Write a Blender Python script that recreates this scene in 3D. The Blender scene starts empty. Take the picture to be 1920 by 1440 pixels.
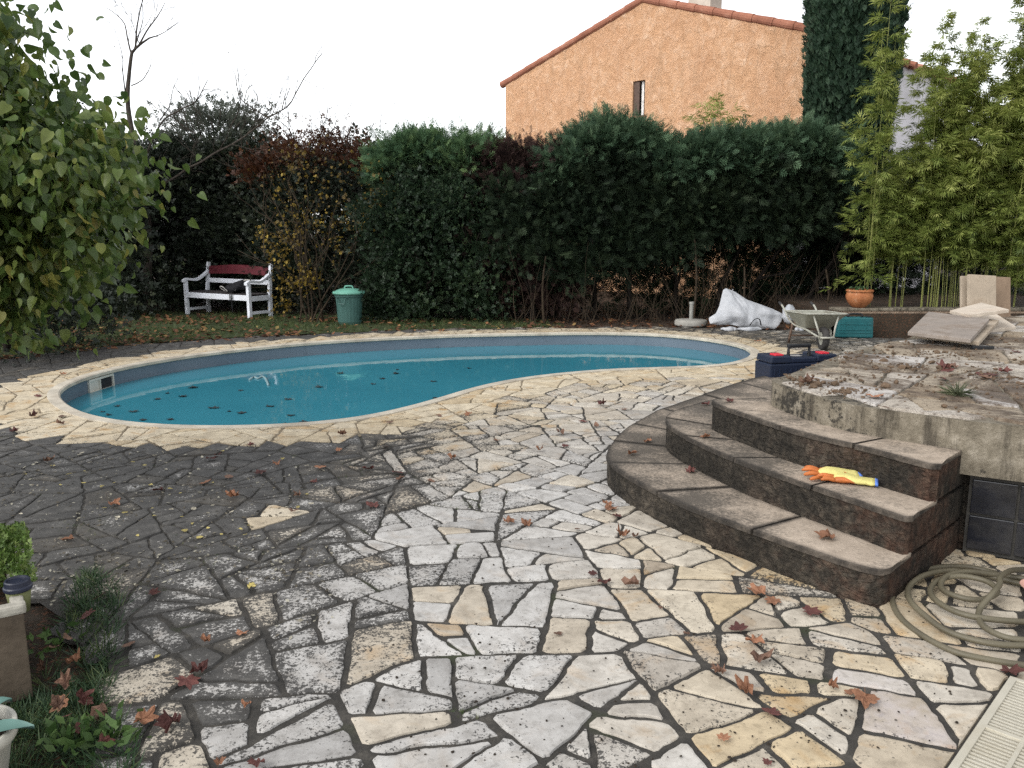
import bpy, bmesh, math, random
import numpy as np
from mathutils import Vector, Matrix, noise
from mathutils.geometry import tessellate_polygon

# ------------------------------------------------------------------ camera, sky, sun, exposure
SC = bpy.context.scene
COL = SC.collection
PITCH = math.atan(290 / 1553)
cam_d = bpy.data.cameras.new("camera")
cam = bpy.data.objects.new("camera", cam_d)
COL.objects.link(cam)
cam.location = (0, 0, 1.6)
cam.rotation_euler = (math.pi / 2 - PITCH, 0, 0)
cam_d.sensor_width = 36
cam_d.lens = 36 * 1553 / 1920
cam_d.clip_start = 0.05
cam_d.clip_end = 2000
SC.camera = cam

SUN_EL, SUN_AZ = math.radians(42), math.radians(232)      # azimuth clockwise from +Y: behind the camera, to the left
w = bpy.data.worlds.new("World")
SC.world = w
w.use_nodes = True
nt = w.node_tree
nt.nodes.clear()
sky = nt.nodes.new("ShaderNodeTexSky")
sky.sky_type = 'NISHITA'
sky.sun_disc = False
sky.sun_elevation = SUN_EL
sky.sun_rotation = SUN_AZ
sky.air_density = 1.0
sky.dust_density = 1.0
sky.ozone_density = 1.0
hs = nt.nodes.new("ShaderNodeHueSaturation")               # overcast: nearly colourless
hs.inputs['Saturation'].default_value = 0.12
bg = nt.nodes.new("ShaderNodeBackground")
bg.inputs['Strength'].default_value = 0.15
wo = nt.nodes.new("ShaderNodeOutputWorld")
nt.links.new(sky.outputs[0], hs.inputs['Color'])
nt.links.new(hs.outputs[0], bg.inputs['Color'])
nt.links.new(bg.outputs[0], wo.inputs['Surface'])

sl = bpy.data.lights.new("sun", 'SUN')
sl.energy = 0.5
sl.angle = math.radians(25)
sl.color = (1.0, 0.95, 0.88)
so = bpy.data.objects.new("sun", sl)
COL.objects.link(so)
sd = Vector((math.sin(SUN_AZ) * math.cos(SUN_EL), math.cos(SUN_AZ) * math.cos(SUN_EL), math.sin(SUN_EL)))
so.rotation_euler = sd.to_track_quat('Z', 'Y').to_euler()

SC.view_settings.view_transform = 'Standard'
SC.view_settings.look = 'None'
SC.view_settings.exposure = 1.2
SC.view_settings.gamma = 1.0
SC.render.engine = 'CYCLES'
SC.cycles.max_bounces = 5
SC.cycles.diffuse_bounces = 3
SC.cycles.glossy_bounces = 3
SC.cycles.transmission_bounces = 4
SC.cycles.transparent_max_bounces = 8
SC.cycles.use_denoising = False

rng = np.random.default_rng(7)
random.seed(7)

# ------------------------------------------------------------------ photo pixel (1920 x 1440) -> point in the place
F_PX = 1553.0
def ray(px, py):
    dx = (px - 960) / F_PX
    dy = -(py - 720) / F_PX
    return dx, math.cos(PITCH) + dy * math.sin(PITCH), -math.sin(PITCH) + dy * math.cos(PITCH)
def G(px, py, z=0.0):
    d = ray(px, py)
    t = (z - 1.6) / d[2]
    return Vector((d[0] * t, d[1] * t, z))
def At(px, py, Y):
    d = ray(px, py)
    t = Y / d[1]
    return Vector((d[0] * t, Y, 1.6 + d[2] * t))

# ------------------------------------------------------------------ node helper
class NB:
    def __init__(self, name):
        self.m = bpy.data.materials.new(name)
        self.m.use_nodes = True
        self.t = self.m.node_tree
        self.t.nodes.clear()
        self.out = self.t.nodes.new("ShaderNodeOutputMaterial")
        self._co = None
    def n(self, kind): return self.t.nodes.new(kind)
    def put(self, sock, v):
        if v is None: return
        if isinstance(v, bpy.types.NodeSocket): self.t.links.new(v, sock)
        elif isinstance(v, (tuple, list)):
            if sock.type == 'VECTOR': sock.default_value = tuple(v)[:3]
            else: sock.default_value = tuple(v) if len(v) == 4 else (*v, 1)
        else:
            sock.default_value = v
    def co(self, scale=None):
        if self._co is None:
            self._co = self.n("ShaderNodeTexCoord").outputs['Object']
        if scale is None: return self._co
        mp = self.n("ShaderNodeMapping")
        self.put(mp.inputs['Vector'], self._co)
        mp.inputs['Scale'].default_value = scale
        return mp.outputs[0]
    def pos(self):
        return self.n("ShaderNodeNewGeometry").outputs['Position']
    def noise(self, scale, detail=4, rough=.55, vec=None, dist=0.0):
        x = self.n("ShaderNodeTexNoise")
        self.put(x.inputs['Vector'], vec if vec is not None else self.co())
        x.inputs['Scale'].default_value = scale
        x.inputs['Detail'].default_value = detail
        x.inputs['Roughness'].default_value = rough
        x.inputs['Distortion'].default_value = dist
        return x.outputs['Fac']
    def voro(self, scale, feature='F1', vec=None, out='Distance'):
        x = self.n("ShaderNodeTexVoronoi")
        x.feature = feature
        self.put(x.inputs['Vector'], vec if vec is not None else self.co())
        x.inputs['Scale'].default_value = scale
        return x.outputs[out]
    def ramp(self, fac, stops, interp='LINEAR'):
        x = self.n("ShaderNodeValToRGB")
        x.color_ramp.interpolation = interp
        e = x.color_ramp.elements
        while len(e) < len(stops): e.new(0.5)
        for k, (p, c) in enumerate(stops):
            e[k].position = p
            e[k].color = (c, c, c, 1) if not isinstance(c, (tuple, list)) else (*c[:3], 1)
        self.put(x.inputs[0], fac)
        return x.outputs[0]
    def mix(self, fac, a, b, mode='MIX'):
        x = self.n("ShaderNodeMix")
        x.data_type = 'RGBA'
        x.blend_type = mode
        self.put(x.inputs[0], fac); self.put(x.inputs[6], a); self.put(x.inputs[7], b)
        return x.outputs[2]
    def math(self, op, a, b=0.0, clamp=False):
        x = self.n("ShaderNodeMath")
        x.operation = op
        x.use_clamp = clamp
        self.put(x.inputs[0], a); self.put(x.inputs[1], b)
        return x.outputs[0]
    def attr(self, name, out='Fac'):
        x = self.n("ShaderNodeAttribute")
        x.attribute_name = name
        return x.outputs[out]
    def bump(self, h, strength=.3, dist=.01, normal=None):
        x = self.n("ShaderNodeBump")
        x.inputs['Strength'].default_value = strength
        x.inputs['Distance'].default_value = dist
        self.put(x.inputs['Height'], h)
        if normal is not None: self.put(x.inputs['Normal'], normal)
        return x.outputs[0]
    def bsdf(self, color, rough=.8, normal=None, spec=.3, metal=0.0, ior=None):
        x = self.n("ShaderNodeBsdfPrincipled")
        self.put(x.inputs['Base Color'], color)
        self.put(x.inputs['Roughness'], rough)
        x.inputs['Specular IOR Level'].default_value = spec
        x.inputs['Metallic'].default_value = metal
        if ior: x.inputs['IOR'].default_value = ior
        if normal is not None: self.put(x.inputs['Normal'], normal)
        return x.outputs[0]
    def done(self, sh):
        self.t.links.new(sh, self.out.inputs['Surface'])
        return self.m

def simple(name, c, rough=.6, spec=.3, var=.25, scale=12, bump=.1, metal=0.0, dirt=None, dirt_amt=.5):
    b = NB(name)
    n1 = b.noise(scale, 5)
    lo = tuple(v * (1 - var) for v in c); hi = tuple(min(1, v * (1 + var)) for v in c)
    col = b.ramp(n1, [(.3, lo), (.7, hi)])
    if dirt:
        col = b.mix(b.math('MULTIPLY', b.ramp(b.noise(scale * .4, 6, .7), [(.45, 0.0), (.7, 1.0)]), dirt_amt), col, dirt)
    return b.done(b.bsdf(col, rough, b.bump(b.noise(scale * 6, 3), bump, .004), spec, metal))

def leafmat(name, stops, trans=.25, rough=.5, spec=.3):
    b = NB(name)
    col = b.ramp(b.attr('rnd'), stops)
    col = b.mix(b.ramp(b.noise(25, 3), [(.35, .0), (.75, .45)]), col, b.mix(1.0, col, (.45, .42, .3), 'MULTIPLY'))
    p = b.bsdf(col, rough, None, spec)
    if trans <= 0: return b.done(p)
    tr = b.n("ShaderNodeBsdfTranslucent")
    b.put(tr.inputs[0], col)
    mx = b.n("ShaderNodeMixShader")
    mx.inputs[0].default_value = trans
    b.t.links.new(p, mx.inputs[1]); b.t.links.new(tr.outputs[0], mx.inputs[2])
    return b.done(mx.outputs[0])

# ------------------------------------------------------------------ mesh helpers
class MB:
    def __init__(self): self.v, self.f = [], []
    def add(self, vs, fs):
        o = len(self.v)
        self.v += [tuple(p) for p in vs]
        self.f += [tuple(i + o for i in f) for f in fs]
        return self
    def box(self, c, s, R=None, bevel=0.0, taper=1.0):
        bm = bmesh.new()
        bmesh.ops.create_cube(bm, size=1)
        for v in bm.verts:
            k = taper if v.co.z > 0 else 1.0
            v.co = Vector((v.co.x * s[0] * k, v.co.y * s[1] * k, v.co.z * s[2]))
        if bevel: bmesh.ops.bevel(bm, geom=bm.edges[:], offset=bevel, segments=2, affect='EDGES', profile=.6)
        M = R if R is not None else Matrix.Identity(3)
        bm.verts.index_update()
        self.add([M @ v.co + Vector(c) for v in bm.verts], [[v.index for v in f.verts] for f in bm.faces])
        bm.free()
        return self
    def tube(self, pts, r, n=8, cap=True, squash=1.0):
        pts = [Vector(p) for p in pts]
        rs = list(r) if hasattr(r, '__len__') else [r] * len(pts)
        t0 = (pts[1] - pts[0]).normalized()
        u = t0.orthogonal().normalized()
        rings = []
        o = len(self.v)
        for i, p in enumerate(pts):
            if i == 0: t = t0
            elif i == len(pts) - 1: t = (pts[i] - pts[i - 1]).normalized()
            else: t = (pts[i + 1] - pts[i - 1]).normalized()
            u = (u - t * u.dot(t))
            u = u.normalized() if u.length > 1e-6 else t.orthogonal().normalized()
            q = t.cross(u)
            for k in range(n):
                a = 2 * math.pi * k / n
                self.v.append(tuple(p + u * (math.cos(a) * rs[i]) + q * (math.sin(a) * rs[i] * squash)))
        for i in range(len(pts) - 1):
            for k in range(n):
                k2 = (k + 1) % n
                self.f.append((o + i * n + k, o + i * n + k2, o + (i + 1) * n + k2, o + (i + 1) * n + k))
        if cap:
            self.f.append(tuple(o + k for k in range(n))[::-1])
            self.f.append(tuple(o + (len(pts) - 1) * n + k for k in range(n)))
        return self
    def lathe(self, prof, c=(0, 0, 0), n=32, cap_bottom=True, cap_top=False, wob=None):
        o = len(self.v)
        for (r, z) in prof:
            for k in range(n):
                a = 2 * math.pi * k / n
                rr = r if wob is None else wob(r, z, a)
                self.v.append((c[0] + rr * math.cos(a), c[1] + rr * math.sin(a), c[2] + z))
        for i in range(len(prof) - 1):
            for k in range(n):
                k2 = (k + 1) % n
                self.f.append((o + i * n + k, o + i * n + k2, o + (i + 1) * n + k2, o + (i + 1) * n + k))
        if cap_bottom: self.f.append(tuple(o + k for k in range(n))[::-1])
        if cap_top: self.f.append(tuple(o + (len(prof) - 1) * n + k for k in range(n)))
        return self
    def prism(self, poly, z0, z1, bottom=True, top=True):
        n = len(poly)
        o = len(self.v)
        self.v += [(p[0], p[1], z0) for p in poly] + [(p[0], p[1], z1) for p in poly]
        for k in range(n):
            k2 = (k + 1) % n
            self.f.append((o + k, o + k2, o + n + k2, o + n + k))
        if bottom: self.f.append(tuple(o + k for k in range(n))[::-1])
        if top: self.f.append(tuple(o + n + k for k in range(n)))
        return self
    def build(self, name, mat, parent=None, smooth=False, bevel=0.0, fix=True):
        me = bpy.data.meshes.new(name)
        me.from_pydata(self.v, [], self.f)
        if fix or bevel:
            bm = bmesh.new(); bm.from_mesh(me)
            if fix: bmesh.ops.recalc_face_normals(bm, faces=bm.faces[:])
            if bevel:
                ed = [e for e in bm.edges if len(e.link_faces) == 2 and e.calc_face_angle(0) > .6]
                bmesh.ops.bevel(bm, geom=ed, offset=bevel, segments=2, affect='EDGES', profile=.6)
            bm.to_mesh(me); bm.free()
        return link(name, me, mat, parent, smooth)

def link(name, me, mat, parent=None, smooth=False):
    me.name = name
    if mat is not None: me.materials.append(mat)
    if smooth:
        me.polygons.foreach_set('use_smooth', [True] * len(me.polygons))
    o = bpy.data.objects.new(name, me)
    COL.objects.link(o)
    if parent is not None: o.parent = parent
    return o

def tag(o, label, cat, group=None, kind=None):
    o['label'] = label
    o['category'] = cat
    if group: o['group'] = group
    if kind: o['kind'] = kind
    return o
def thing(name, label, cat, loc=(0, 0, 0), rz=0.0, group=None):
    o = bpy.data.objects.new(name, None)
    COL.objects.link(o)
    o.location = loc
    o.rotation_euler = (0, 0, rz)
    o.empty_display_size = .1
    return tag(o, label, cat, group)
def struct(o):
    o['kind'] = 'structure'
    return o
def stuff(o, label=None, cat=None):
    o['kind'] = 'stuff'
    if label: o['label'] = label
    if cat: o['category'] = cat
    return o

def rawmesh(name, V, Fi, counts, rnd=None):
    """numpy arrays -> mesh; V (n,3), Fi flat loop indices, counts per-face loop totals, rnd per-face float"""
    me = bpy.data.meshes.new(name)
    me.vertices.add(len(V)); me.vertices.foreach_set('co', V.astype(np.float32).ravel())
    me.loops.add(len(Fi)); me.loops.foreach_set('vertex_index', Fi.astype(np.int32))
    me.polygons.add(len(counts))
    st = np.concatenate([[0], np.cumsum(counts)[:-1]]).astype(np.int32)
    me.polygons.foreach_set('loop_start', st)
    if rnd is not None:
        a = me.attributes.new('rnd', 'FLOAT', 'FACE')
        a.data.foreach_set('value', rnd.astype(np.float32))
    me.update(calc_edges=True)
    me.validate()
    return me

# leaf templates: verts along +Y, faces
def blade(a, L, wd, base=(0, 0, 0), droop=0.0, zt=0.0):
    d = np.array([math.sin(a), math.cos(a), 0]); s = np.array([math.cos(a), -math.sin(a), 0]); b = np.array(base, float)
    m = b + d * L * .45 + np.array([0, 0, zt * .5])
    return [b, m + s * wd * .5 + np.array([0, 0, -droop * .3 * L]), b + d * L + np.array([0, 0, zt - droop * L]), m - s * wd * .5 + np.array([0, 0, -droop * .3 * L])]
def template(blades):
    V, Fq = [], []
    for b in blades:
        o = len(V)
        V += b
        Fq.append([o, o + 1, o + 2, o + 3])
    return np.array(V), [list(f) for f in Fq]
def t_spray():
    bl = [blade(0, 1, .07, droop=.15)]
    for i, y in enumerate((.08, .22, .36, .5, .64, .76)):
        L = .56 - .075 * i
        for s in (-1, 1):
            bl.append(blade(s * .68, L, .065, (0, y, 0), .2, .07 * (i % 2)))
    return template(bl)
def t_scale():
    return template([blade(0, 1, .2), blade(.5, .7, .18, (0, .1, 0), 0, .1), blade(-.5, .7, .18, (0, .1, 0), 0, -.1), blade(.3, .55, .16, (0, .4, 0), 0, -.1), blade(-.3, .55, .16, (0, .4, 0), 0, .1)])
def t_bamboo():
    return template([blade(a, l, .095, (0, y, 0), .35) for a, l, y in ((0, .8, .25), (.8, .75, .1), (-.85, .7, .15), (1.3, .55, 0), (-.35, .7, .3), (.4, .75, .3))])
def t_cluster():
    return template([blade(a, l, .32, (0, y, 0), .15, z) for a, l, y, z in ((0, .55, .45, 0), (.9, .5, .3, .1), (-.9, .5, .35, -.1), (1.3, .45, .05, -.1), (-1.2, .45, .1, .12))])
def t_heart():
    # broad leaf folded a little along its midrib, pointed tip
    o = [(.0, .02), (.20, -.03), (.36, .12), (.38, .38), (.26, .68), (.0, 1.06)]
    R = [np.array((x, y, .34 * abs(x) - .45 * max(0, y - .3) ** 2)) for x, y in o]
    Lf = [np.array((-p[0], p[1], p[2])) for p in R[1:-1]]
    V = R + Lf + [np.array((0, .45, -.02))]
    c = len(V) - 1
    f = [[c, i, i + 1] for i in range(5)]
    l = [0, 6, 7, 8, 9, 5]
    f += [[c, l[i + 1], l[i]] for i in range(5)]
    return np.array(V), f
TPL = dict(spray=t_spray(), scale=t_scale(), bamboo=t_bamboo(), cluster=t_cluster(), heart=t_heart(), single=template([blade(0, 1, .5, droop=.2)]), grass=template([blade(0, 1, .055, droop=.3), blade(.3, .8, .05, droop=.5), blade(-.4, .7, .05, droop=.45)]))

def foliage(name, P, D, S, tpl, mat, parent=None, rnd=None, updir=None):
    tv, tf = TPL[tpl]
    n = len(P)
    D = D / np.maximum(np.linalg.norm(D, axis=1, keepdims=True), 1e-6)
    ref = rng.normal(size=(n, 3)) if updir is None else np.asarray(updir) + rng.normal(size=(n, 3)) * .35
    X = np.cross(D, ref); X /= np.maximum(np.linalg.norm(X, axis=1, keepdims=True), 1e-6)
    Z = np.cross(X, D)
    V = P[:, None, :] + S[:, None, None] * (tv[None, :, 0:1] * X[:, None, :] + tv[None, :, 1:2] * D[:, None, :] + tv[None, :, 2:3] * Z[:, None, :])
    V = V.reshape(-1, 3)
    flat = np.concatenate([np.array(f) for f in tf]); cnt = np.array([len(f) for f in tf])
    nv = len(tv)
    Fi = (flat[None, :] + (np.arange(n) * nv)[:, None]).ravel()
    C = np.tile(cnt, n)
    r = rng.random(n) if rnd is None else rnd
    R = np.repeat(r, len(tf))
    return link(name, rawmesh(name, V, Fi, C, R), mat, parent)

def ell_pts(n, c, r, clumps=40, spread=.22, shell=.55):
    """points clumped through an ellipsoid's volume; returns points and outward directions"""
    u = rng.normal(size=(clumps, 3)); u /= np.linalg.norm(u, axis=1, keepdims=True)
    k = u * (shell + (1 - shell) * rng.random((clumps, 1)) ** .6)
    idx = rng.integers(0, clumps, n)
    p = k[idx] + rng.normal(size=(n, 3)) * spread * (0.6 + .8 * rng.random((clumps, 1)))[idx]
    d = p.copy()
    P = np.array(c) + p * np.array(r)
    rn = np.clip(.5 + .5 * (rng.random(clumps)[idx] - .5) + .5 * (rng.random(n) - .5), 0, 1)
    return P, d, rn

def catmull(pts, step=.05, closed=False):
    pts = [np.array(p, float) for p in pts]
    n = len(pts)
    out = []
    rg = range(n) if closed else range(n - 1)
    for i in rg:
        g = (lambda k: pts[k % n]) if closed else (lambda k: pts[min(max(k, 0), n - 1)])
        p0, p1, p2, p3 = g(i - 1), g(i), g(i + 1), g(i + 2)
        m = max(2, int(np.linalg.norm(p2 - p1) / step))
        for j in range(m):
            t = j / m
            out.append(.5 * ((2 * p1) + (p2 - p0) * t + (2 * p0 - 5 * p1 + 4 * p2 - p3) * t * t + (3 * p1 - p0 - 3 * p2 + p3) * t ** 3))
    if not closed: out.append(pts[-1])
    return np.array(out)
def resample(pts, n):
    pts = np.asarray(pts, float)
    s = np.concatenate([[0], np.cumsum(np.linalg.norm(np.diff(pts, axis=0), axis=1))])
    t = np.linspace(0, s[-1], n)
    return np.stack([np.interp(t, s, pts[:, k]) for k in range(pts.shape[1])], 1)
def inside(poly, p):
    poly = np.asarray(poly); x, y = p
    x1, y1 = poly[:, 0], poly[:, 1]; x2, y2 = np.roll(x1, -1), np.roll(y1, -1)
    c = ((y1 > y) != (y2 > y)) & (x < (x2 - x1) * (y - y1) / (y2 - y1 + 1e-12) + x1)
    return bool(np.sum(c) % 2)
def nz(x, y, z=0.0, s=1.0): return noise.noise(Vector((x * s, y * s, z * s)))

# ================================================================== SETTING: pool outline, ground, paving
def closed_resample(p, n):
    p = np.vstack([p, p[:1]])
    return resample(p, n + 1)[:-1]
POOL_PX = [(100,745),(130,770),(180,787),(250,797),(330,802),(420,803),(520,800),(620,794),(700,782),(770,765),(830,748),(880,731),(940,717),(1010,706),(1080,699),(1160,693),(1240,691),(1320,689),(1360,686),(1400,676),(1417,665),(1412,657),(1390,648),(1350,640),(1300,633),(1230,627),(1150,625),(1060,625),(960,627),(860,629),(760,633),(660,638),(560,645),(460,655),(380,664),(300,676),(230,689),(170,704),(130,718),(108,730)]
NP = 420
pool = closed_resample(np.array([G(*q)[:2] for q in POOL_PX]), NP)
for _ in range(60):
    pool = .5 * pool + .25 * np.roll(pool, 1, 0) + .25 * np.roll(pool, -1, 0)
pool = closed_resample(pool, NP)
_t = np.roll(pool, -1, 0) - np.roll(pool, 1, 0)
_t /= np.linalg.norm(_t, axis=1, keepdims=True)
PN = np.stack([_t[:, 1], -_t[:, 0]], 1)                    # outward (outline runs counter-clockwise)
if inside(pool, pool[0] + PN[0] * .1): PN = -PN
def off(d): return pool + PN * d
def dpool(x, y):
    q = pool - np.array((x, y))
    i = int(np.argmin((q ** 2).sum(1)))
    d = math.hypot(*q[i])
    return -d if (np.dot(np.array((x, y)) - pool[i], PN[i]) < 0) else d, i

def holed(name, outer, hole, z, mat):
    pl = [[Vector((p[0], p[1], 0)) for p in outer], [Vector((p[0], p[1], 0)) for p in hole]]
    tris = tessellate_polygon(pl)
    V = [(p[0], p[1], z) for p in outer] + [(p[0], p[1], z) for p in hole]
    m = MB(); m.v = V
    for t in tris:
        a, b, c = (Vector(V[i]) for i in t)
        m.f.append(tuple(t) if (b - a).cross(c - a).z > 0 else tuple(t)[::-1])
    return m.build(name, mat, fix=False)
def band(ra, rb, za, zb, m=None):
    m = m or MB()
    n = len(ra); o = len(m.v)
    m.v += [(p[0], p[1], za) for p in ra] + [(p[0], p[1], zb) for p in rb]
    for k in range(n):
        k2 = (k + 1) % n
        m.f.append((o + k, o + k2, o + n + k2, o + n + k))
    return m

# --- materials of the ground
b = NB("soil")
c1 = b.ramp(b.noise(3, 6, .7), [(.3, (.022, .017, .012)), (.6, (.05, .036, .024)), (.8, (.085, .05, .028))])
c2 = b.mix(b.ramp(b.noise(40, 3), [(.55, 0.0), (.65, 1.0)]), c1, (.12, .055, .03))
M_SOIL = b.done(b.bsdf(c2, .95, b.bump(b.noise(30, 6), .6, .02)))
b = NB("lawn_turf")
c1 = b.ramp(b.noise(5, 6, .7), [(.3, (.02, .03, .012)), (.55, (.04, .055, .018)), (.8, (.07, .06, .03))])
M_TURF = b.done(b.bsdf(c1, .95, b.bump(b.noise(40, 5), .6, .02)))
b = NB("joint_mortar")
c1 = b.ramp(b.noise(9, 6, .7), [(.3, (.022, .021, .0195)), (.55, (.05, .046, .04)), (.78, (.12, .108, .09))])
c1 = b.mix(b.ramp(b.noise(2.3, 4), [(.6, 0.0), (.72, .8)]), c1, (.035, .045, .015))
M_MORTAR = b.done(b.bsdf(c1, .9, b.bump(b.noise(70, 5), .7, .008)))
b = NB("pale_mortar")
c1 = b.ramp(b.noise(6, 6, .7), [(.3, (.117, .091, .058)), (.7, (.260, .208, .143))])
M_PALEMORTAR = b.done(b.bsdf(c1, .9, b.bump(b.noise(70, 5), .5, .006)))

b = NB("flagstone")
big = b.noise(2.6, 5, .6); mid = b.noise(9, 6, .65); fine = b.noise(75, 4, .7); fine2 = b.noise(190, 2, .5)
grey = b.ramp(b.attr('tone'), [(0, (.293, .285, .273)), (.45, (.403, .389, .368)), (1, (.527, .510, .481))])
crm = b.ramp(b.attr('tone'), [(0, (.376, .279, .166)), (.5, (.506, .408, .265)), (1, (.589, .506, .369))])
base = b.mix(b.attr('cream'), grey, crm)
base = b.mix(b.ramp(mid, [(.34, .75), (.58, 0.0)]), base, b.mix(1.0, base, (.60, .585, .57), 'MULTIPLY'))
base = b.mix(b.ramp(b.noise(28, 5, .7, dist=.8), [(.52, 0.0), (.66, .5)]), base, b.mix(1.0, base, (.55, .54, .52), 'MULTIPLY'))
base = b.mix(b.math('MULTIPLY', b.ramp(b.noise(4.2, 4, .6, dist=1.0), [(.55, 0.0), (.72, .75)]), b.math('ADD', b.attr('cream'), .18)), base, (.388, .237, .094))
base = b.mix(b.math('MULTIPLY', b.attr('violet'), b.ramp(mid, [(.3, .2), (.6, 1.0)])), base, (.252, .270, .432))
spk = b.noise(62, 4, .66); spk2 = b.noise(150, 2, .5)
t1 = b.math('MULTIPLY', b.math('SUBTRACT', spk, .5), 2.6)
t2 = b.math('MULTIPLY', b.math('SUBTRACT', spk2, .5), 1.3)
t3 = b.math('MULTIPLY', b.math('SUBTRACT', big, .5), 1.1)
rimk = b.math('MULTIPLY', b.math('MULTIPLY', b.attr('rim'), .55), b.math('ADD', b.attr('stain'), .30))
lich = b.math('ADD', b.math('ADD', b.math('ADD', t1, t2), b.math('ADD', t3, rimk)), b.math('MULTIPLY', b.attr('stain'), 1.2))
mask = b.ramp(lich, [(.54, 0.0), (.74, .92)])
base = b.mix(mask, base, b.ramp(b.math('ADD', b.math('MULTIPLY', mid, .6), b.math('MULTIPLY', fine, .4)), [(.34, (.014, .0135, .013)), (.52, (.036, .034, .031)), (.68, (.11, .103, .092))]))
base = b.mix(b.ramp(b.voro(9, out='Distance'), [(.03, .7), (.055, 0.0)]), base, (.05, .045, .04))
M_STONE = b.done(b.bsdf(base, .72, b.bump(b.math('ADD', b.math('MULTIPLY', mid, .6), b.math('MULTIPLY', fine, .3)), .35, .012), .35))

b = NB("terrace_flagstone")
mid = b.noise(7, 6, .7); fine = b.noise(45, 4, .7)
base = b.ramp(b.attr('tone'), [(0, (.25, .19, .125)), (.45, (.36, .31, .24)), (1, (.50, .475, .45))])
dirtm = b.ramp(b.math('ADD', b.noise(1.5, 7, .72, dist=.8), b.math('MULTIPLY', b.math('SUBTRACT', fine, .5), .35)), [(.42, .95), (.55, 0.0)])
base = b.mix(dirtm, base, b.ramp(mid, [(.3, (.045, .032, .023)), (.55, (.10, .072, .05)), (.75, (.20, .15, .105))]))
base = b.mix(b.ramp(fine, [(.57, 0.0), (.64, .75)]), base, (.07, .052, .038))
M_TSTONE = b.done(b.bsdf(base, .85, b.bump(b.math('ADD', mid, fine), .5, .012)))

# --- ground sheet to the horizon, with the pool's hole
ground = struct(holed("ground", [(-160, -60), (160, -60), (160, 260), (-160, 260)], off(.06), -.03, M_SOIL))

PAVE = [(-.95, .6), (-1.22, 2.2), (-1.62, 3.0), (-2.3, 3.5), (-3.4, 4.0), (-9.5, 5.4), (-9.5, 8.6), (-6.6, 10.0), (-5.5, 11.5), (-3.8, 12.55), (-1.6, 13.3), (.5, 13.62), (2.2, 13.75), (4.9, 13.2), (4.9, 12.2), (8.5, 12.2), (8.5, .6)]
pave_edge = []
for p, q in zip(PAVE, PAVE[1:] + PAVE[:1]):
    L = math.dist(p, q); m = max(1, int(L / .25))
    for j in range(m):
        t = j / m; x = p[0] + (q[0] - p[0]) * t; y = p[1] + (q[1] - p[1]) * t
        pave_edge.append((x + .12 * nz(x, y, 1, 1.7), y + .12 * nz(x, y, 5, 1.7)))
bed = struct(holed("paving_bed", pave_edge, off(.03), -.001, M_MORTAR))

def area(p):
    p = np.asarray(p); return .5 * float(np.sum(p[:, 0] * np.roll(p[:, 1], -1) - np.roll(p[:, 0], -1) * p[:, 1]))
def split(poly, p, ang):
    n = np.array((-math.sin(ang), math.cos(ang)))
    A, B = [], []
    for i in range(len(poly)):
        a, c = poly[i], poly[(i + 1) % len(poly)]
        da, dc = np.dot(a - p, n), np.dot(c - p, n)
        (A if da >= 0 else B).append(a)
        if da * dc < 0:
            x = a + (c - a) * (da / (da - dc)); A.append(x); B.append(x)
    return A, B
def corner(poly):
    P = np.array(poly); A = np.roll(P, 1, 0) - P; B = np.roll(P, -1, 0) - P
    cs = (A * B).sum(1) / np.maximum(1e-9, np.linalg.norm(A, axis=1) * np.linalg.norm(B, axis=1))
    return float(np.arccos(np.clip(cs, -1, 1)).min())
def crazy(x0, y0, x1, y1, tmin, tmax, seed, scale=lambda x, y: 1.0):
    rs = random.Random(seed)
    st = 1.05
    sites = np.array([(x0 + (i + .5 + rs.uniform(-.42, .42)) * st, y0 + (j + .5 + rs.uniform(-.42, .42)) * st) for i in range(-1, int((x1 - x0) / st) + 2) for j in range(-1, int((y1 - y0) / st) + 2)])
    todo = []
    for k, s in enumerate(sites):
        cell = [s + np.array(q) for q in ((-2, -2), (2, -2), (2, 2), (-2, 2))]
        for q in sites[np.argsort(((sites - s) ** 2).sum(1))[1:22]]:
            e = q - s; mid = (s + q) / 2; ang = math.atan2(e[1], e[0]) + math.pi / 2
            A, B = split(cell, mid, ang)
            cell = A                                             # the side of s
            if len(cell) < 3: break
        if len(cell) >= 3: todo.append(cell)
    out = []
    while todo:
        poly = todo.pop()
        P = np.array(poly); A = abs(area(P)); c = P.mean(0)
        T = rs.uniform(tmin, tmax) * scale(*c)
        if A < T or len(poly) < 3:
            if len(poly) >= 3 and A > tmin * .12: out.append(P if area(P) > 0 else P[::-1])
            continue
        q = P - c; U, S, Vt = np.linalg.svd(q, full_matrices=False)
        ax = math.atan2(Vt[0][1], Vt[0][0]) + math.pi / 2
        elong = S[0] / max(S[1], 1e-6)
        best = None
        for _ in range(2):                                       # of two random cuts keep the one with the less acute corners
            ang = ax + rs.gauss(0, .7 if elong < 1.9 else .38) + (math.pi / 2 if elong < 2.2 and rs.random() < .22 else 0)
            k = c + Vt[0] * rs.uniform(-.28, .28) * S[0] * .6
            a, d = split(poly, k, ang)
            if len(a) < 3 or len(d) < 3: continue
            q_ = min(corner(a), corner(d)) + rs.uniform(0, .35)
            if best is None or q_ > best[0]: best = (q_, a, d)
        if best is None: continue
        a, d = best[1], best[2]
        todo += [a, d]
    return out
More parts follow.
